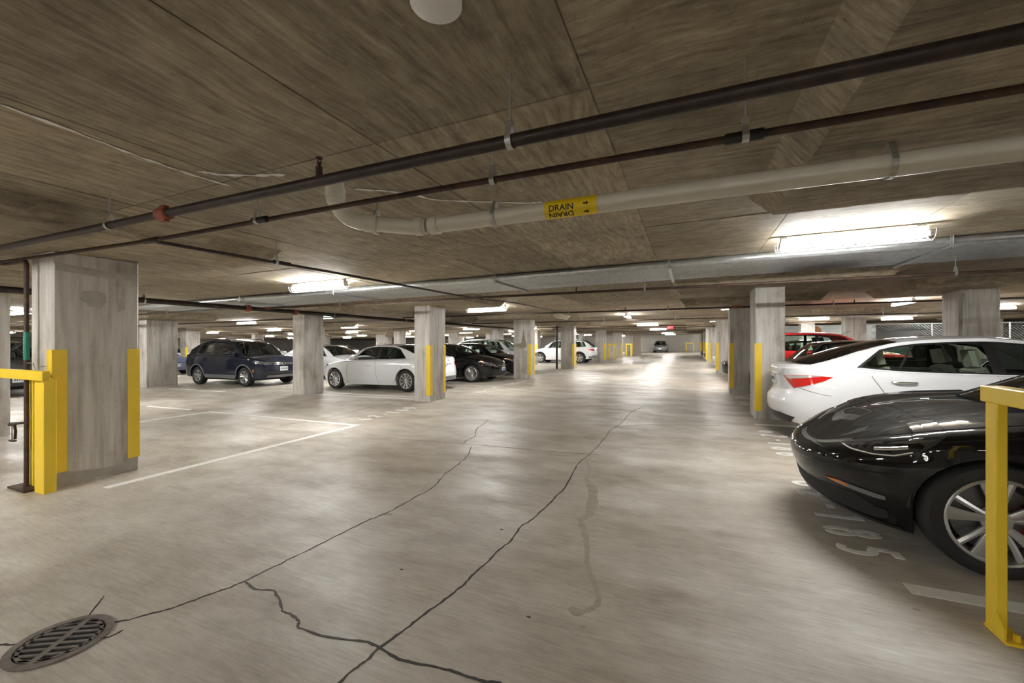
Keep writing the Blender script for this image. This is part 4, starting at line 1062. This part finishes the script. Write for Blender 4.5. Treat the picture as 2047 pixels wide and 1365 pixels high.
    # -- things laid on the skin
    def patch(s, name, pts, mat, off=.004, side=None, rear=False, depth=.02, parent=None, grid=.05, smooth=True):
        """pts: ('x'|'y', value, z); side mirrors an ('x') patch to the right"""
        def cv(p, sg):
            t = s.tx(p[1]) if p[0] == 'x' else s.ty(p[1], rear)
            if rear and p[0] == 'x': t = s.T-t
            return t*sg if p[0] == 'x' else t*(sg if side else 1)
        sides = (1,) if side is None else side
        out = []
        for sg in sides:
            poly = [(cv(p, sg), p[2]) for p in pts]; fine = []
            for i in range(len(poly)):
                a, c = poly[i], poly[(i+1) % len(poly)]; n = max(1, int(math.hypot(a[0]-c[0], a[1]-c[1])/.03))
                fine += [(a[0]+(c[0]-a[0])*k/n, a[1]+(c[1]-a[1])*k/n) for k in range(n)]
            x0, x1 = min(p[0] for p in fine), max(p[0] for p in fine); z0, z1 = min(p[1] for p in fine), max(p[1] for p in fine)
            inner = [(x, z) for x in np.arange(x0+grid/2, x1, grid) for z in np.arange(z0+grid/2, z1, grid) if pip(fine, x, z)]
            V, T = cdt(inner, [fine]); T = [f for f in T if pip(fine, sum(V[i][0] for i in f)/3, sum(V[i][1] for i in f)/3)]
            b = MB(); b.add([s.P(t, z, off, rear) for t, z in V], T)
            n = len(fine); b.add([s.P(t, z, off, rear) for t, z in fine]+[s.P(t, z, off-depth, rear) for t, z in fine], [(i, (i+1) % n, (i+1) % n+n, i+n) for i in range(n)])
            out.append(s.part(b, name, mat, 40 if smooth else False, .0005, parent))
        return out
    def bead(s, name, pts, r, mat, off=.002, side=None, rear=False, n=6, parent=None):
        sides = (1,) if side is None else side
        for sg in sides:
            Q = []
            for p in pts:
                t = s.tx(p[1]) if p[0] == 'x' else s.ty(p[1], rear)
                if rear and p[0] == 'x': t = s.T-t
                Q.append((t*sg if (p[0] == 'x' or side) else t, p[2]))
            R_ = []
            for a, c in zip(Q[:-1], Q[1:]):
                k = max(1, int(math.hypot(a[0]-c[0], a[1]-c[1])/.04)); R_ += [(a[0]+(c[0]-a[0])*i/k, a[1]+(c[1]-a[1])*i/k) for i in range(k)]
            R_.append(Q[-1]); b = MB(); b.tube([s.P(t, z, off, rear) for t, z in R_], r, n); s.part(b, name, mat, True, 0, parent)
    def seam(s, pts, side=(1, -1)): s.bead('panel_gap', pts, .0035, M['trim'], 0.0, side, n=5)
    def mirror(s, x, z, mat=None, size=1.0):
        for sg in (1, -1):
            b = MB(); y = s.yside(x, z)
            V = []
            for (dx, sc) in ((.0, .75), (.04, 1.0), (.10, .95), (.16, .55)):
                for a in np.linspace(0, 2*math.pi, 13)[:-1]:
                    V.append((s.off-x+dx*size-.05, sg*(y+.115+.085*sc*size*math.cos(a)), z+.055+.062*sc*size*math.sin(a)))
            b.add(V, [(k*12+i, k*12+(i+1) % 12, k*12+12+(i+1) % 12, k*12+12+i) for k in range(3) for i in range(12)]+[tuple(range(12)), tuple(range(36, 48))])
            b.tube([(s.off-x, sg*(y-.02), z-.0), (s.off-x+.01, sg*(y+.07), z+.03)], [.03, .022], 8)
            s.part(b, 'wing_mirror', mat or s.pm, 50)
    def handle(s, x, z, mat=None, w=.2):
        for sg in (1, -1):
            t0, t1 = s.tx(x-w/2), s.tx(x+w/2); b = MB()
            b.tube([s.P(sg*(t0+(t1-t0)*k), z, o) for k, o in ((0, .0), (.1, .022), (.3, .032), (.7, .032), (.9, .022), (1, .0))], [.010, .013, .014, .014, .013, .010], 8); s.part(b, 'door_handle', mat or s.pm, True)
    def plate(s, z, rear=True, w=.15, h=.075, y=0.0, blue=False):
        r = s.patch('number_plate', [('y', -w+y, z-h), ('y', w+y, z-h), ('y', w+y, z+h), ('y', -w+y, z+h)], M['plate'], .018, rear=rear, depth=.03)[0]
        if blue: s.patch('plate_band', [('y', -w+y, z-h), ('y', w+y, z-h), ('y', w+y, z-h*.45), ('y', -w+y, z-h*.45)], M['blue'], .02, rear=rear, depth=.006, parent=r)
        for i in range(6):
            yy = -w*.78+y+i*w*.3; s.patch('plate_mark', [('y', yy, z-.02), ('y', yy+w*.16, z-.02), ('y', yy+w*.16, z+.028), ('y', yy, z+.028)], M['ink'], .0195, rear=rear, depth=.004, parent=r)
        return r

def spec(**k):
    S = dict(af=.95, ar=.85, nf=2.3, nr=2.5, rr=.07, crown=(.07, .03), tumble=.34, tumble2=.12, rcrown=.045, bowf=.16, bowr=.12, tw=.215, rim=.225, R=.325, style='ten',
             fp=[(0, .16), (.22, .05), (.42, 0), (.58, .01), (.75, .07), (1.1, .16)], rp=[(0, .15), (.3, .03), (.5, 0), (.65, .02), (.95, .07), (1.2, .12)],
             sp=[(0, .12), (.25, .05), (.45, .01), (.62, 0), (.78, .012), (.95, .045), (1.2, .09)], seatx=(2.15, 3.1))
    S.update(k); return S
SEDAN = spec(L=4.66, W=1.80, H=1.45, wb=2.72, fo=.90,
    top=[(0, .66), (.25, .75), (.7, .86), (1.35, .95), (2.2, .95), (3.2, .97), (3.9, 1.01), (4.4, 1.02), (4.66, .99)], bot=[(0, .24), (.5, .18), (1.5, .17), (3.5, .18), (4.2, .22), (4.66, .30)],
    xc=1.28, xd=4.1, xrf=2.05, xrr=3.3, rail=[(1.6, 1.16), (2.05, 1.355), (2.6, 1.405), (3.1, 1.385), (3.5, 1.28)],
    win=[(1.62, 1.98, 2.45, 2.50), (2.53, 2.58, 3.55, 3.28)])
SUV = spec(L=4.75, W=1.90, H=1.70, wb=2.80, fo=.92, R=.36, rim=.245, tw=.24, arch=.06, tumble=.30, rr=.08, nr=3.2, ar=.5,
    top=[(0, .80), (.3, .93), (.8, 1.02), (1.3, 1.08), (2.2, 1.08), (3.4, 1.11), (4.3, 1.16), (4.75, 1.14)], bot=[(0, .32), (.5, .25), (1.5, .25), (3.5, .26), (4.3, .30), (4.75, .36)],
    xc=1.22, xd=4.68, xrf=1.95, xrr=4.05, rail=[(1.55, 1.34), (1.95, 1.57), (2.6, 1.635), (3.4, 1.63), (4.05, 1.56), (4.5, 1.32)],
    fp=[(0, .16), (.3, .05), (.55, 0), (.75, .01), (.95, .07), (1.3, .16)], rp=[(0, .12), (.4, .02), (.6, 0), (.8, .02), (1.1, .06), (1.3, .1)], sp=[(0, .12), (.3, .05), (.5, .01), (.75, 0), (.95, .012), (1.1, .04), (1.4, .09)],
    win=[(1.55, 1.90, 2.45, 2.50), (2.53, 2.58, 3.45, 3.45), (3.52, 3.52, 4.25, 4.1)], seatx=(2.1, 3.1), bowr=.06, crown=(.06, .02))

def lights(c, head, tail, hm='lens', tm='red_lens'):
    if head: c.patch('headlamp', head, M[hm], .004, (1, -1))
    if tail: c.patch('tail_lamp', tail, M[tm], .005, (1, -1), rear=True)

# --- black electric saloon, nose to the aisle, nearest on the right
TS = spec(L=4.69, W=1.85, H=1.443, wb=2.875, fo=.845, R=.335, rim=.252, tw=.235, style='turbine', caliper=True, arch=.035, rr=.10, nf=2.25, af=1.05,
    top=[(0, .60), (.12, .665), (.35, .755), (.7, .845), (1.1, .90), (1.6, .925), (2.4, .925), (3.4, .97), (4.2, 1.03), (4.69, 1.0)], bot=[(0, .20), (.25, .16), (.6, .15), (1.5, .15), (3.5, .16), (4.69, .26)],
    fp=[(0, .20), (.16, .14), (.24, .075), (.33, .05), (.42, .015), (.52, 0), (.60, .02), (.70, .10), (.9, .16)],
    sp=[(0, .10), (.2, .055), (.40, .012), (.58, 0), (.72, .006), (.86, .035), (1.1, .09)],
    xc=1.42, xd=4.35, xrf=2.5, xrr=3.35, rail=[(1.9, 1.15), (2.5, 1.36), (2.9, 1.40), (3.4, 1.355), (3.9, 1.21)], crown=(.045, .02), bowf=.27, rcrown=.04, tumble=.42,
    win=[(1.85, 2.3, 2.72, 2.75), (2.80, 2.84, 3.75, 3.5)], seatx=(2.45, 3.4), hood_bump=lambda x, e: .038*math.exp(-((abs(e)-.80)/.13)**2)-.012*math.exp(-((abs(e)-.52)/.16)**2))
tes = Car('electric_saloon', TS, P_BLACK, (.82+4.69/2, 4.20), math.pi, 'glossy black low-nosed car in the near right stall behind the yellow hoop', detail=2)
tes.patch('headlamp', [('x', .13, .655), ('x', .20, .636), ('x', .30, .630), ('x', .41, .642), ('x', .50, .685), ('x', .57, .745), ('x', .62, .80), ('x', .50, .775), ('x', .40, .742), ('x', .30, .708), ('x', .20, .676)], M['dlens'], .003, (1, -1))
tes.bead('lamp_projector', [('x', .31, .672), ('x', .38, .688), ('x', .46, .712)], .012, M['chrome'], .0, (1, -1), n=8)
tes.bead('lamp_blade', [('x', .15, .655), ('x', .21, .643), ('x', .31, .639), ('x', .40, .651), ('x', .48, .688)], .0045, M['white'], .003, (1, -1))
tes.patch('lamp_reflector', [('x', .36, .715), ('x', .46, .735), ('x', .56, .765), ('x', .59, .785), ('x', .48, .762), ('x', .40, .738)], M['lens'], .005, (1, -1), depth=.006)
tes.patch('lower_grille', [('y', -.66, .23), ('y', .66, .23), ('y', .70, .285), ('y', .62, .335), ('y', -.62, .335), ('y', -.70, .285)], M['matte'], .004, depth=.03)
tes.patch('side_intake', [('x', .115, .215), ('x', .30, .20), ('x', .37, .22), ('x', .36, .275), ('x', .26, .285), ('x', .12, .315)], M['matte'], .006, (1, -1))
tes.patch('fog_lamp', [('x', .11, .385), ('x', .16, .37), ('x', .31, .345), ('x', .36, .345), ('x', .36, .372), ('x', .30, .38), ('x', .16, .402)], M['grey_trim'], .007, (1, -1))
tes.patch('turn_signal', [('x', .10, .392), ('x', .14, .382), ('x', .20, .372), ('x', .19, .392), ('x', .14, .40)], M['amber'], .009, (1, -1))
tes.bead('lip', [('x', .42, .165), ('x', .22, .18), ('x', .09, .19), ('y', .3, .195), ('y', 0, .198), ('y', -.3, .195)], .009, M['trim'], .006); tes.bead('lip', [('y', -.3, .195), ('y', -.6, .19)], .009, M['trim'], .006)
tes.bead('bumper_crease', [('y', 0, .485), ('y', .5, .487), ('x', .18, .50), ('x', .40, .53)], .004, M['trim'], -.001, None); tes.bead('bonnet_gap', [('y', 0, .598), ('y', .45, .606), ('x', .13, .64)], .0035, M['trim'], 0.0)
tes.seam([('x', 1.32, .20), ('x', 1.33, .6), ('x', 1.42, .86)]); tes.mirror(1.95, .96); tes.handle(2.6, .80)
tes.patch('indicator_badge', [('x', 1.25, .66), ('x', 1.34, .66), ('x', 1.36, .69), ('x', 1.27, .69)], M['chrome'], .003, (1, -1))
# wiper, cowl panel
b = MB(); o_ = tes.off
b.tube([(o_-1.44, .30, .97), (o_-1.52, 0, .995), (o_-1.58, -.35, 1.0)], .009, 6); b.tube([(o_-1.44, -.15, .98), (o_-1.5, -.45, .975), (o_-1.58, -.72, .985)], .009, 6); tes.part(b, 'wiper', M['trim'])

# --- white saloon beside it, tail to the aisle
CO = spec(L=4.64, W=1.776, H=1.455, wb=2.70, fo=.93, R=.32, rim=.215, style='double', rr=.07, nr=2.6, ar=.75, arch=.04,
    top=[(0, .66), (.25, .76), (.7, .87), (1.3, .965), (2.2, .965), (3.2, .985), (3.75, 1.03), (4.2, 1.065), (4.5, 1.075), (4.64, 1.06)], bot=[(0, .24), (.5, .18), (1.5, .17), (3.4, .18), (4.2, .22), (4.45, .25), (4.64, .30)],
    rp=[(0, .14), (.25, .06), (.33, .015), (.45, 0), (.56, .005), (.62, .05), (.70, .085), (.85, .075), (1.0, .055), (1.1, .06)],
    sp=[(0, .11), (.25, .045), (.45, .008), (.62, 0), (.78, .006), (.92, .03), (1.05, .055), (1.2, .09)],
    xc=1.22, xd=4.22, xrf=1.95, xrr=3.25, rail=[(1.6, 1.20), (1.95, 1.355), (2.5, 1.415), (3.0, 1.40), (3.25, 1.37), (3.6, 1.28), (3.95, 1.155)], tumble=.36,
    win=[(1.62, 1.92, 2.32, 2.38), (2.44, 2.47, 3.30, 3.12), (3.33, 3.15, 3.70, 3.45)], seatx=(2.2, 3.15), lo=.03, to=.06, bowr=.18, crown=(.06, .02))
cor = Car('saloon_car', CO, P_WHITE, (1.16+4.64/2, 7.60), 0, 'glossy white saloon on the right with its tail lamp to the aisle', detail=2, seats='seat_l')
tail = [('y', .48, .91), ('y', .62, .915), ('x', 4.50, .925), ('x', 4.32, .93), ('x', 4.15, .925), ('x', 4.03, .915), ('x', 4.13, .86), ('x', 4.28, .80), ('x', 4.45, .745), ('y', .68, .735), ('y', .60, .80)]
lights(cor, [('y', .55, .66), ('x', .3, .68), ('x', .75, .82), ('x', .6, .84), ('x', .25, .76), ('y', .5, .71)], tail)
cor.patch('reversing_lamp', [('y', .50, .905), ('y', .62, .910), ('x', 4.50, .92), ('x', 4.35, .924), ('x', 4.15, .92), ('x', 4.38, .885), ('x', 4.50, .87), ('y', .66, .86), ('y', .57, .87)], M['clear_lens'], .008, (1, -1), rear=True, depth=.008)
cor.plate(.83, True); cor.patch('bumper_skirt', [('y', -.62, .245), ('y', .62, .245), ('x', 4.30, .235), ('x', 4.30, .245), ('y', .70, .33), ('y', .5, .365), ('y', -.5, .365), ('y', -.70, .33)], M['trim'], .004, rear=True)
cor.patch('chrome_bar', [('y', -.42, .915), ('y', .42, .915), ('y', .42, .945), ('y', -.42, .945)], M['chrome'], .012, rear=True)
cor.seam([('x', 3.58, .99), ('x', 3.62, .93), ('x', 3.50, .72), ('x', 3.36, .50)]); cor.seam([('x', 2.42, .96), ('x', 2.42, .2)]); cor.seam([('x', 4.44, .765), ('x', 4.30, .715), ('x', 4.16, .68), ('x', 4.05, .665)])
cor.bead('boot_gap', [('y', 0, .70), ('y', .5, .70), ('y', .60, .76)], .004, M['trim'], 0, rear=True)
cor.handle(3.30, .865, M['chrome'], .26); cor.handle(2.25, .855, M['chrome'], .26); cor.mirror(1.75, 1.0)
cor.bead('belt_strip', [('x', 1.6, .985), ('x', 2.4, .985), ('x', 3.1, 1.0)], .006, M['trim'], -.03, (1, -1)) if False else None

# --- white saloon on the left, tail to the aisle
AU = spec(L=4.70, W=1.826, H=1.427, wb=2.808, fo=.90, R=.325, rim=.225, style='ten', rr=.07,
    top=[(0, .68), (.3, .78), (.8, .87), (1.4, .935), (2.3, .945), (3.3, .965), (4.0, 1.0), (4.5, 1.02), (4.7, 1.0)], bot=[(0, .24), (.5, .19), (1.5, .18), (3.5, .19), (4.2, .24), (4.7, .32)],
    xc=1.36, xd=4.22, xrf=2.1, xrr=3.2, rail=[(1.7, 1.16), (2.1, 1.335), (2.6, 1.385), (3.1, 1.365), (3.55, 1.25), (3.9, 1.12)],
    win=[(1.66, 2.05, 2.52, 2.57), (2.62, 2.66, 3.62, 3.35)], seatx=(2.25, 3.2))
aud = Car('saloon_car', AU, P_WHITE, (-11.43+4.70/2, 10.87), math.pi, 'white saloon parked tail-out behind the yellow-guarded left column', detail=2)
lights(aud, [('y', .5, .64), ('x', .35, .66), ('x', .65, .78), ('x', .5, .80), ('y', .45, .73)], [('y', .40, .86), ('y', .62, .87), ('x', 4.45, .875), ('x', 4.22, .86), ('x', 4.28, .80), ('x', 4.45, .745), ('y', .62, .735), ('y', .45, .745)])
aud.plate(.80, True); aud.patch('bumper_skirt', [('y', -.7, .33), ('y', .7, .33), ('x', 4.42, .32), ('x', 4.42, .40), ('y', .6, .44), ('y', -.6, .44)], M['grey_trim'], .004, rear=True)
aud.seam([('x', 2.58, .94), ('x', 2.60, .6), ('x', 2.66, .30), ('x', 2.70, .22)]); aud.seam([('x', 1.48, .92), ('x', 1.44, .6), ('x', 1.46, .22)]); aud.seam([('x', 3.65, .97), ('x', 3.55, .7), ('x', 3.30, .32), ('x', 3.22, .26)])
aud.handle(2.35, .76); aud.handle(3.38, .79); aud.mirror(1.78, .97)
aud.bead('belt_strip', [('x', 1.5, .30), ('x', 3.2, .30)], .006, P_WHITE, .0, (1, -1))
for i in range(4): b = MB(); b.lathe([(.026+.004*math.cos(a), .004*math.sin(a)) for a in np.linspace(0, 6.283, 7)[:-1]], 16, 'x', (-aud.off+.06, (i-1.5)*.04, .91), True); aud.part(b, 'ring_emblem', M['chrome'], True)

# --- navy compact SUV, nose to the right
TI = spec(L=4.43, W=1.81, H=1.68, wb=2.604, fo=.87, R=.335, rim=.215, tw=.215, style='double', arch=.06, tumble=.27, rr=.075, nr=3.2, ar=.5, nf=2.6, af=.8,
    top=[(0, .86), (.25, .96), (.7, 1.02), (1.2, 1.06), (2.0, 1.07), (3.2, 1.10), (4.1, 1.15), (4.43, 1.14)], bot=[(0, .30), (.5, .24), (1.5, .26), (3.3, .27), (4.0, .30), (4.43, .38)],
    xc=1.10, xd=4.30, xrf=1.85, xrr=3.45, rail=[(1.45, 1.335), (1.85, 1.55), (2.4, 1.635), (2.9, 1.635), (3.45, 1.56), (3.9, 1.37)], crown=(.05, .02),
    fp=[(0, .16), (.3, .05), (.5, 0), (.75, .005), (.9, .04), (1.1, .12)], rp=[(0, .12), (.4, .02), (.6, 0), (.8, .02), (1.1, .06), (1.3, .1)], sp=[(0, .12), (.3, .04), (.5, .01), (.75, 0), (.95, .012), (1.1, .04), (1.4, .09)],
    win=[(1.42, 1.68, 2.22, 2.26), (2.30, 2.34, 3.16, 3.08), (3.24, 3.16, 3.62, 3.42)], seatx=(1.95, 2.9), bowr=.06)
tig = Car('compact_suv', TI, P_NAVY, (-13.31-4.43/2, 10.34), 0, 'dark navy compact SUV facing right between the stained columns', detail=2)
lights(tig, [('y', .40, .76), ('y', .62, .765), ('x', .35, .80), ('x', .48, .87), ('x', .40, .90), ('y', .70, .87), ('y', .52, .84), ('y', .40, .81)], [('y', .5, .95), ('x', 4.25, .97), ('x', 4.18, 1.05), ('x', 4.3, 1.09), ('y', .55, 1.06)])
tig.patch('grille', [('y', -.38, .735), ('y', .38, .735), ('y', .38, .815), ('y', -.38, .815)], M['trim'], .004)
for z in (.755, .80): tig.bead('grille_bar', [('y', -.37, z), ('y', .37, z)], .009, M['chrome'], .008)
b = MB(); px = tig.P(0, .78, .012); b.lathe([(.065+.008*math.cos(a), .008*math.sin(a)) for a in np.linspace(0, 6.283, 7)[:-1]], 24, 'x', px, True)
b.tube([(px[0], .022, .835), (px[0], .0, .79), (px[0], -.022, .835)], .007, 5); b.tube([(px[0], .05, .80), (px[0], .024, .725), (px[0], .0, .775), (px[0], -.024, .725), (px[0], -.05, .80)], .007, 5); tig.part(b, 'round_emblem', M['chrome'], True)
tig.plate(.60, False, .15, .075); tig.patch('lower_grille', [('y', -.55, .40), ('y', .55, .40), ('y', .50, .52), ('y', -.50, .52)], M['matte'], .004); tig.patch('skid_plate', [('y', -.6, .30), ('y', .6, .30), ('x', .3, .31), ('x', .3, .36), ('y', .55, .385), ('y', -.55, .385)], M['grey_trim'], .006)
tig.patch('side_intake', [('y', .55, .50), ('x', .22, .49), ('x', .26, .56), ('y', .60, .60)], M['matte'], .004, (1, -1)); tig.patch('side_marker', [('x', .40, .50), ('x', .44, .50), ('x', .44, .60), ('x', .40, .60)], M['amber'], .006, (1, -1))
tig.patch('sill_cladding', [('x', 1.34, .262), ('x', 3.02, .272), ('x', 3.02, .40), ('x', 1.34, .40)], M['grey_trim'], .006, (1, -1))
for xa in (.87, .87+2.604):
    tig.bead('arch_trim', [('x', xa+(TI['R']+.085)*math.cos(a), TI['R']+(TI['R']+.085)*math.sin(a)) for a in np.linspace(.02, math.pi-.02, 19)], .022, M['grey_trim'], -.004, (1, -1), n=8)
tig.seam([('x', 2.26, 1.08), ('x', 2.26, .28)]); tig.seam([('x', 1.30, 1.03), ('x', 1.28, .3)]); tig.seam([('x', 3.25, 1.08), ('x', 3.15, .8), ('x', 2.98, .5)]); tig.handle(2.05, .93); tig.handle(3.0, .95); tig.mirror(1.5, 1.10, M['trim'])
for sg in (1, -1): b = MB(); b.tube([(tig.off-1.95, sg*.60, 1.60), (tig.off-2.05, sg*.61, 1.655), (tig.off-2.9, sg*.61, 1.67), (tig.off-3.7, sg*.60, 1.63), (tig.off-3.82, sg*.58, 1.57)], .018, 8); tig.part(b, 'roof_rail', M['trim'], True)

# --- two black saloons, noses to the aisle
CL = dict(SEDAN); CL.update(L=4.63, W=1.78, H=1.437, wb=2.70, fo=.92, style='multi', rim=.24, R=.325, rail=[(1.6, 1.14), (2.05, 1.335), (2.6, 1.39), (3.1, 1.35), (3.6, 1.21)], win=[(1.62, 1.98, 2.45, 2.50), (2.53, 2.58, 3.5, 3.2)])
cla = Car('saloon_car', CL, P_BLACK, (-6.42-4.63/2, 14.15), 0, 'black saloon with star grille emblem, nose out behind the white saloon tail', detail=2)
def sedan_front(c, star=False):
    lights(c, [('y', .46, .62), ('y', .64, .60), ('x', .30, .64), ('x', .62, .76), ('x', .55, .79), ('x', .3, .745), ('y', .62, .71), ('y', .48, .68)], [('y', .45, .80), ('x', 4.45, .80), ('x', 4.3, .90), ('y', .5, .92)])
    c.patch('turn_signal', [('x', .42, .70), ('x', .60, .765), ('x', .55, .785), ('x', .42, .74)], M['amber'], .006, (1, -1))
    c.patch('grille', [('y', -.36, .54), ('y', .36, .54), ('y', .42, .62), ('y', .36, .67), ('y', -.36, .67), ('y', -.42, .62)], M['matte'], .004)
    c.bead('grille_bar', [('y', -.38, .605), ('y', .38, .605)], .009, M['chrome'], .01)
    if star:
        p = c.P(0, .605, .02); b = MB(); b.lathe([(.075+.008*math.cos(a), .008*math.sin(a)) for a in np.linspace(0, 6.283, 7)[:-1]], 24, 'x', p, True)
        for k in range(3): a = math.pi/2+k*2.094; b.tube([p, (p[0], p[1]+.075*math.cos(a), p[2]+.075*math.sin(a))], [.012, .003], 5)
        c.part(b, 'star_emblem', M['chrome'], True)
    c.patch('lower_grille', [('y', -.6, .26), ('y', .6, .26), ('y', .55, .40), ('y', -.55, .40)], M['matte'], .004)
    c.bead('lip', [('y', -.6, .225), ('y', .6, .225), ('x', .3, .22)], .01, M['chrome'], .004)
    c.mirror(1.75, .98); c.seam([('x', 2.49, .95), ('x', 2.5, .2)]); c.seam([('x', 1.42, .93), ('x', 1.4, .2)])
sedan_front(cla, True); cla.plate(.47, False, .13, .07, blue=True)
bk2 = Car('saloon_car', SEDAN, P_BLACK, (-6.75-4.66/2, 17.2), 0, 'second black saloon farther back, half hidden by the stained column', detail=2); sedan_front(bk2)
# --- white SUV, tail to the aisle
CY_ = dict(SUV); CY_.update(L=4.85, W=1.94, H=1.70, wb=2.895, fo=.95, R=.37, rim=.25, style='five')
cay = Car('large_suv', CY_, P_WHITE, (-10.85+4.85/2, 29.1), math.pi, 'white SUV parked tail-out with red tail lamps beyond the columns', detail=2)
lights(cay, None, [('y', .42, .98), ('y', .7, .99), ('x', 4.55, 1.0), ('x', 4.40, 1.02), ('x', 4.45, .93), ('x', 4.6, .88), ('y', .7, .87), ('y', .5, .89)]); cay.plate(.85, True)
cay.patch('bumper_skirt', [('y', -.8, .37), ('y', .8, .37), ('x', 4.50, .36), ('x', 4.50, .50), ('y', .75, .55), ('y', -.75, .55)], M['grey_trim'], .005, rear=True)
for xa in (.95, .95+2.895): cay.bead('arch_trim', [('x', xa+.45*math.cos(a), .37+.45*math.sin(a)) for a in np.linspace(.02, math.pi-.02, 15)], .02, M['trim'], -.004, (1, -1), n=6)
cay.mirror(1.6, 1.12); cay.seam([('x', 2.5, 1.08), ('x', 2.5, .3)]); cay.seam([('x', 3.5, 1.1), ('x', 3.35, .8), ('x', 3.2, .5)])
# --- MINI-like hatch behind the white saloon
MI = spec(L=3.85, W=1.73, H=1.42, wb=2.50, fo=.75, R=.31, rim=.205, style='five', rr=.08, nf=2.6, af=.75, ar=.5, nr=3, tumble=.22, roofm=P_BLACK,
    top=[(0, .74), (.25, .85), (.6, .92), (1.05, .955), (2.0, .96), (3.3, .98), (3.85, .96)], bot=[(0, .24), (.5, .19), (3.0, .19), (3.85, .28)],
    xc=1.02, xd=3.78, xrf=1.42, xrr=3.35, rail=[(1.2, 1.18), (1.42, 1.345), (1.9, 1.375), (2.8, 1.365), (3.35, 1.335), (3.6, 1.20)], win=[(1.30, 1.42, 2.15, 2.17), (2.21, 2.23, 3.4, 3.3)], seatx=(1.75,), crown=(.06, .02), bowr=.05, rcrown=.035)
mini = Car('hatchback_car', MI, P_BLACK, (1.36+3.85/2, 11.70), math.pi, 'small black hatchback with upright windscreen beyond the white saloon', detail=2)
mini.mirror(1.45, .98, M['chrome']); lights(mini, [('y', .45, .66), ('x', .22, .67), ('x', .35, .80), ('y', .5, .80)], None)
mini.bead('windscreen_trim', [('x', 1.05, .955), ('x', 1.1, .955)], .006, M['chrome'], .0, (1, -1))
b = MB(); b.tube([(mini.off-1.5, .3, 1.405), (mini.off-1.95, .3, 1.62)], .004, 5); mini.part(b, 'aerial', M['trim'])
red = Car('red_suv', SUV, P_RED, (1.3+4.75/2, 15.6), 0, 'bright red SUV roof showing above the small black hatchback', detail=1)

# --- the other parked cars
def bg(name, S, pm, x, y, nose, label, group=None, detail=1):
    c = Car(name, S, pm, (x, y), 0 if nose > 0 else math.pi, label, 'car', group, detail)
    h, t = ([('y', .5, .78), ('x', .3, .80), ('x', .5, .92), ('y', .5, .88)], [('y', .5, .90), ('x', S['L']-.2, .90), ('x', S['L']-.35, 1.02), ('y', .5, 1.02)]) if S is SUV else \
           ([('y', .5, .62), ('x', .3, .64), ('x', .6, .77), ('y', .5, .70)], [('y', .4, .82), ('x', S['L']-.2, .83), ('x', S['L']-.4, .90), ('y', .45, .93)])
    lights(c, h, t); c.plate(.5 if nose > 0 else .75, nose < 0); return c
bg('saloon_car', SEDAN, P_SILVER, -12.15-2.33, 13.4, 1, 'silver-white saloon facing right behind the white saloon bonnet', detail=2)
bg('saloon_car', SEDAN, P_WHITE, -24.6-2.33, 25.5, -1, 'white saloon with red tail lamp far behind the silver one')
bg('crossover_car', SUV, P_WHITE, -7.3-2.37, 20.3, 1, 'white crossover beyond the two black saloons')
bg('saloon_car', SEDAN, P_GREY, -12.3-2.33, 25.0, 1, 'dark grey saloon left of the white SUV')
bg('saloon_car', SEDAN, P_BLACK, 1.12+2.33, 17.7, -1, 'black saloon nose peeping out behind the dark right column')
bg('saloon_car', SEDAN, P_SILVER, 1.15+2.33, 24.6, -1, 'silver saloon nose beyond the third right column')
bg('saloon_car', SEDAN, P_DRED, 1.05+2.33, 36.0, -1, 'dark red car nose far along the right side')
bg('saloon_car', SEDAN, P_BLUE, .95+2.33, 41.5, -1, 'blue car nose at the far right end of the row')
bg('large_suv', SUV, P_BLACK, -7.6-2.37, 39.5, 1, 'black SUV behind the first distant hoop guard')
c = Car('large_suv', SUV, P_GREY, (-3.7, 62.0), -math.pi/2, 'dark car facing the viewer at the far end wall', 'car', None, 1); lights(c, [('y', .5, .78), ('x', .3, .80), ('x', .5, .92), ('y', .5, .88)], None); c.plate(.55, False)
bg('saloon_car', SEDAN, P_BLUE, -23.4-2.33, 12.3, 1, 'blue car nose between the wide dark column and the pale one')
bg('large_suv', SUV, P_BLACK, -17.6-2.37, 5.3, 1, 'black SUV glimpsed between the left columns behind the downpipe')
bg('large_suv', SUV, P_WHITE, -26.0-2.37, 20.0, 1, 'white SUV roof far behind the navy car')
bg('saloon_car', SEDAN, P_RED, -23.5-2.33, 30.5, 1, 'red saloon far behind the white saloon windscreen')
bg('saloon_car', SEDAN, P_DRED, -12.5-2.33, 21.0, 1, 'dark red saloon behind the dark bare column')
bg('large_suv', SUV, P_GREY, -12.5-2.37, 33.0, 1, 'grey SUV far beyond the dark grey saloon')
bg('saloon_car', SEDAN, P_WHITE, -30.5-2.33, 16.5, 1, 'white saloon far left beyond the pale guarded column')
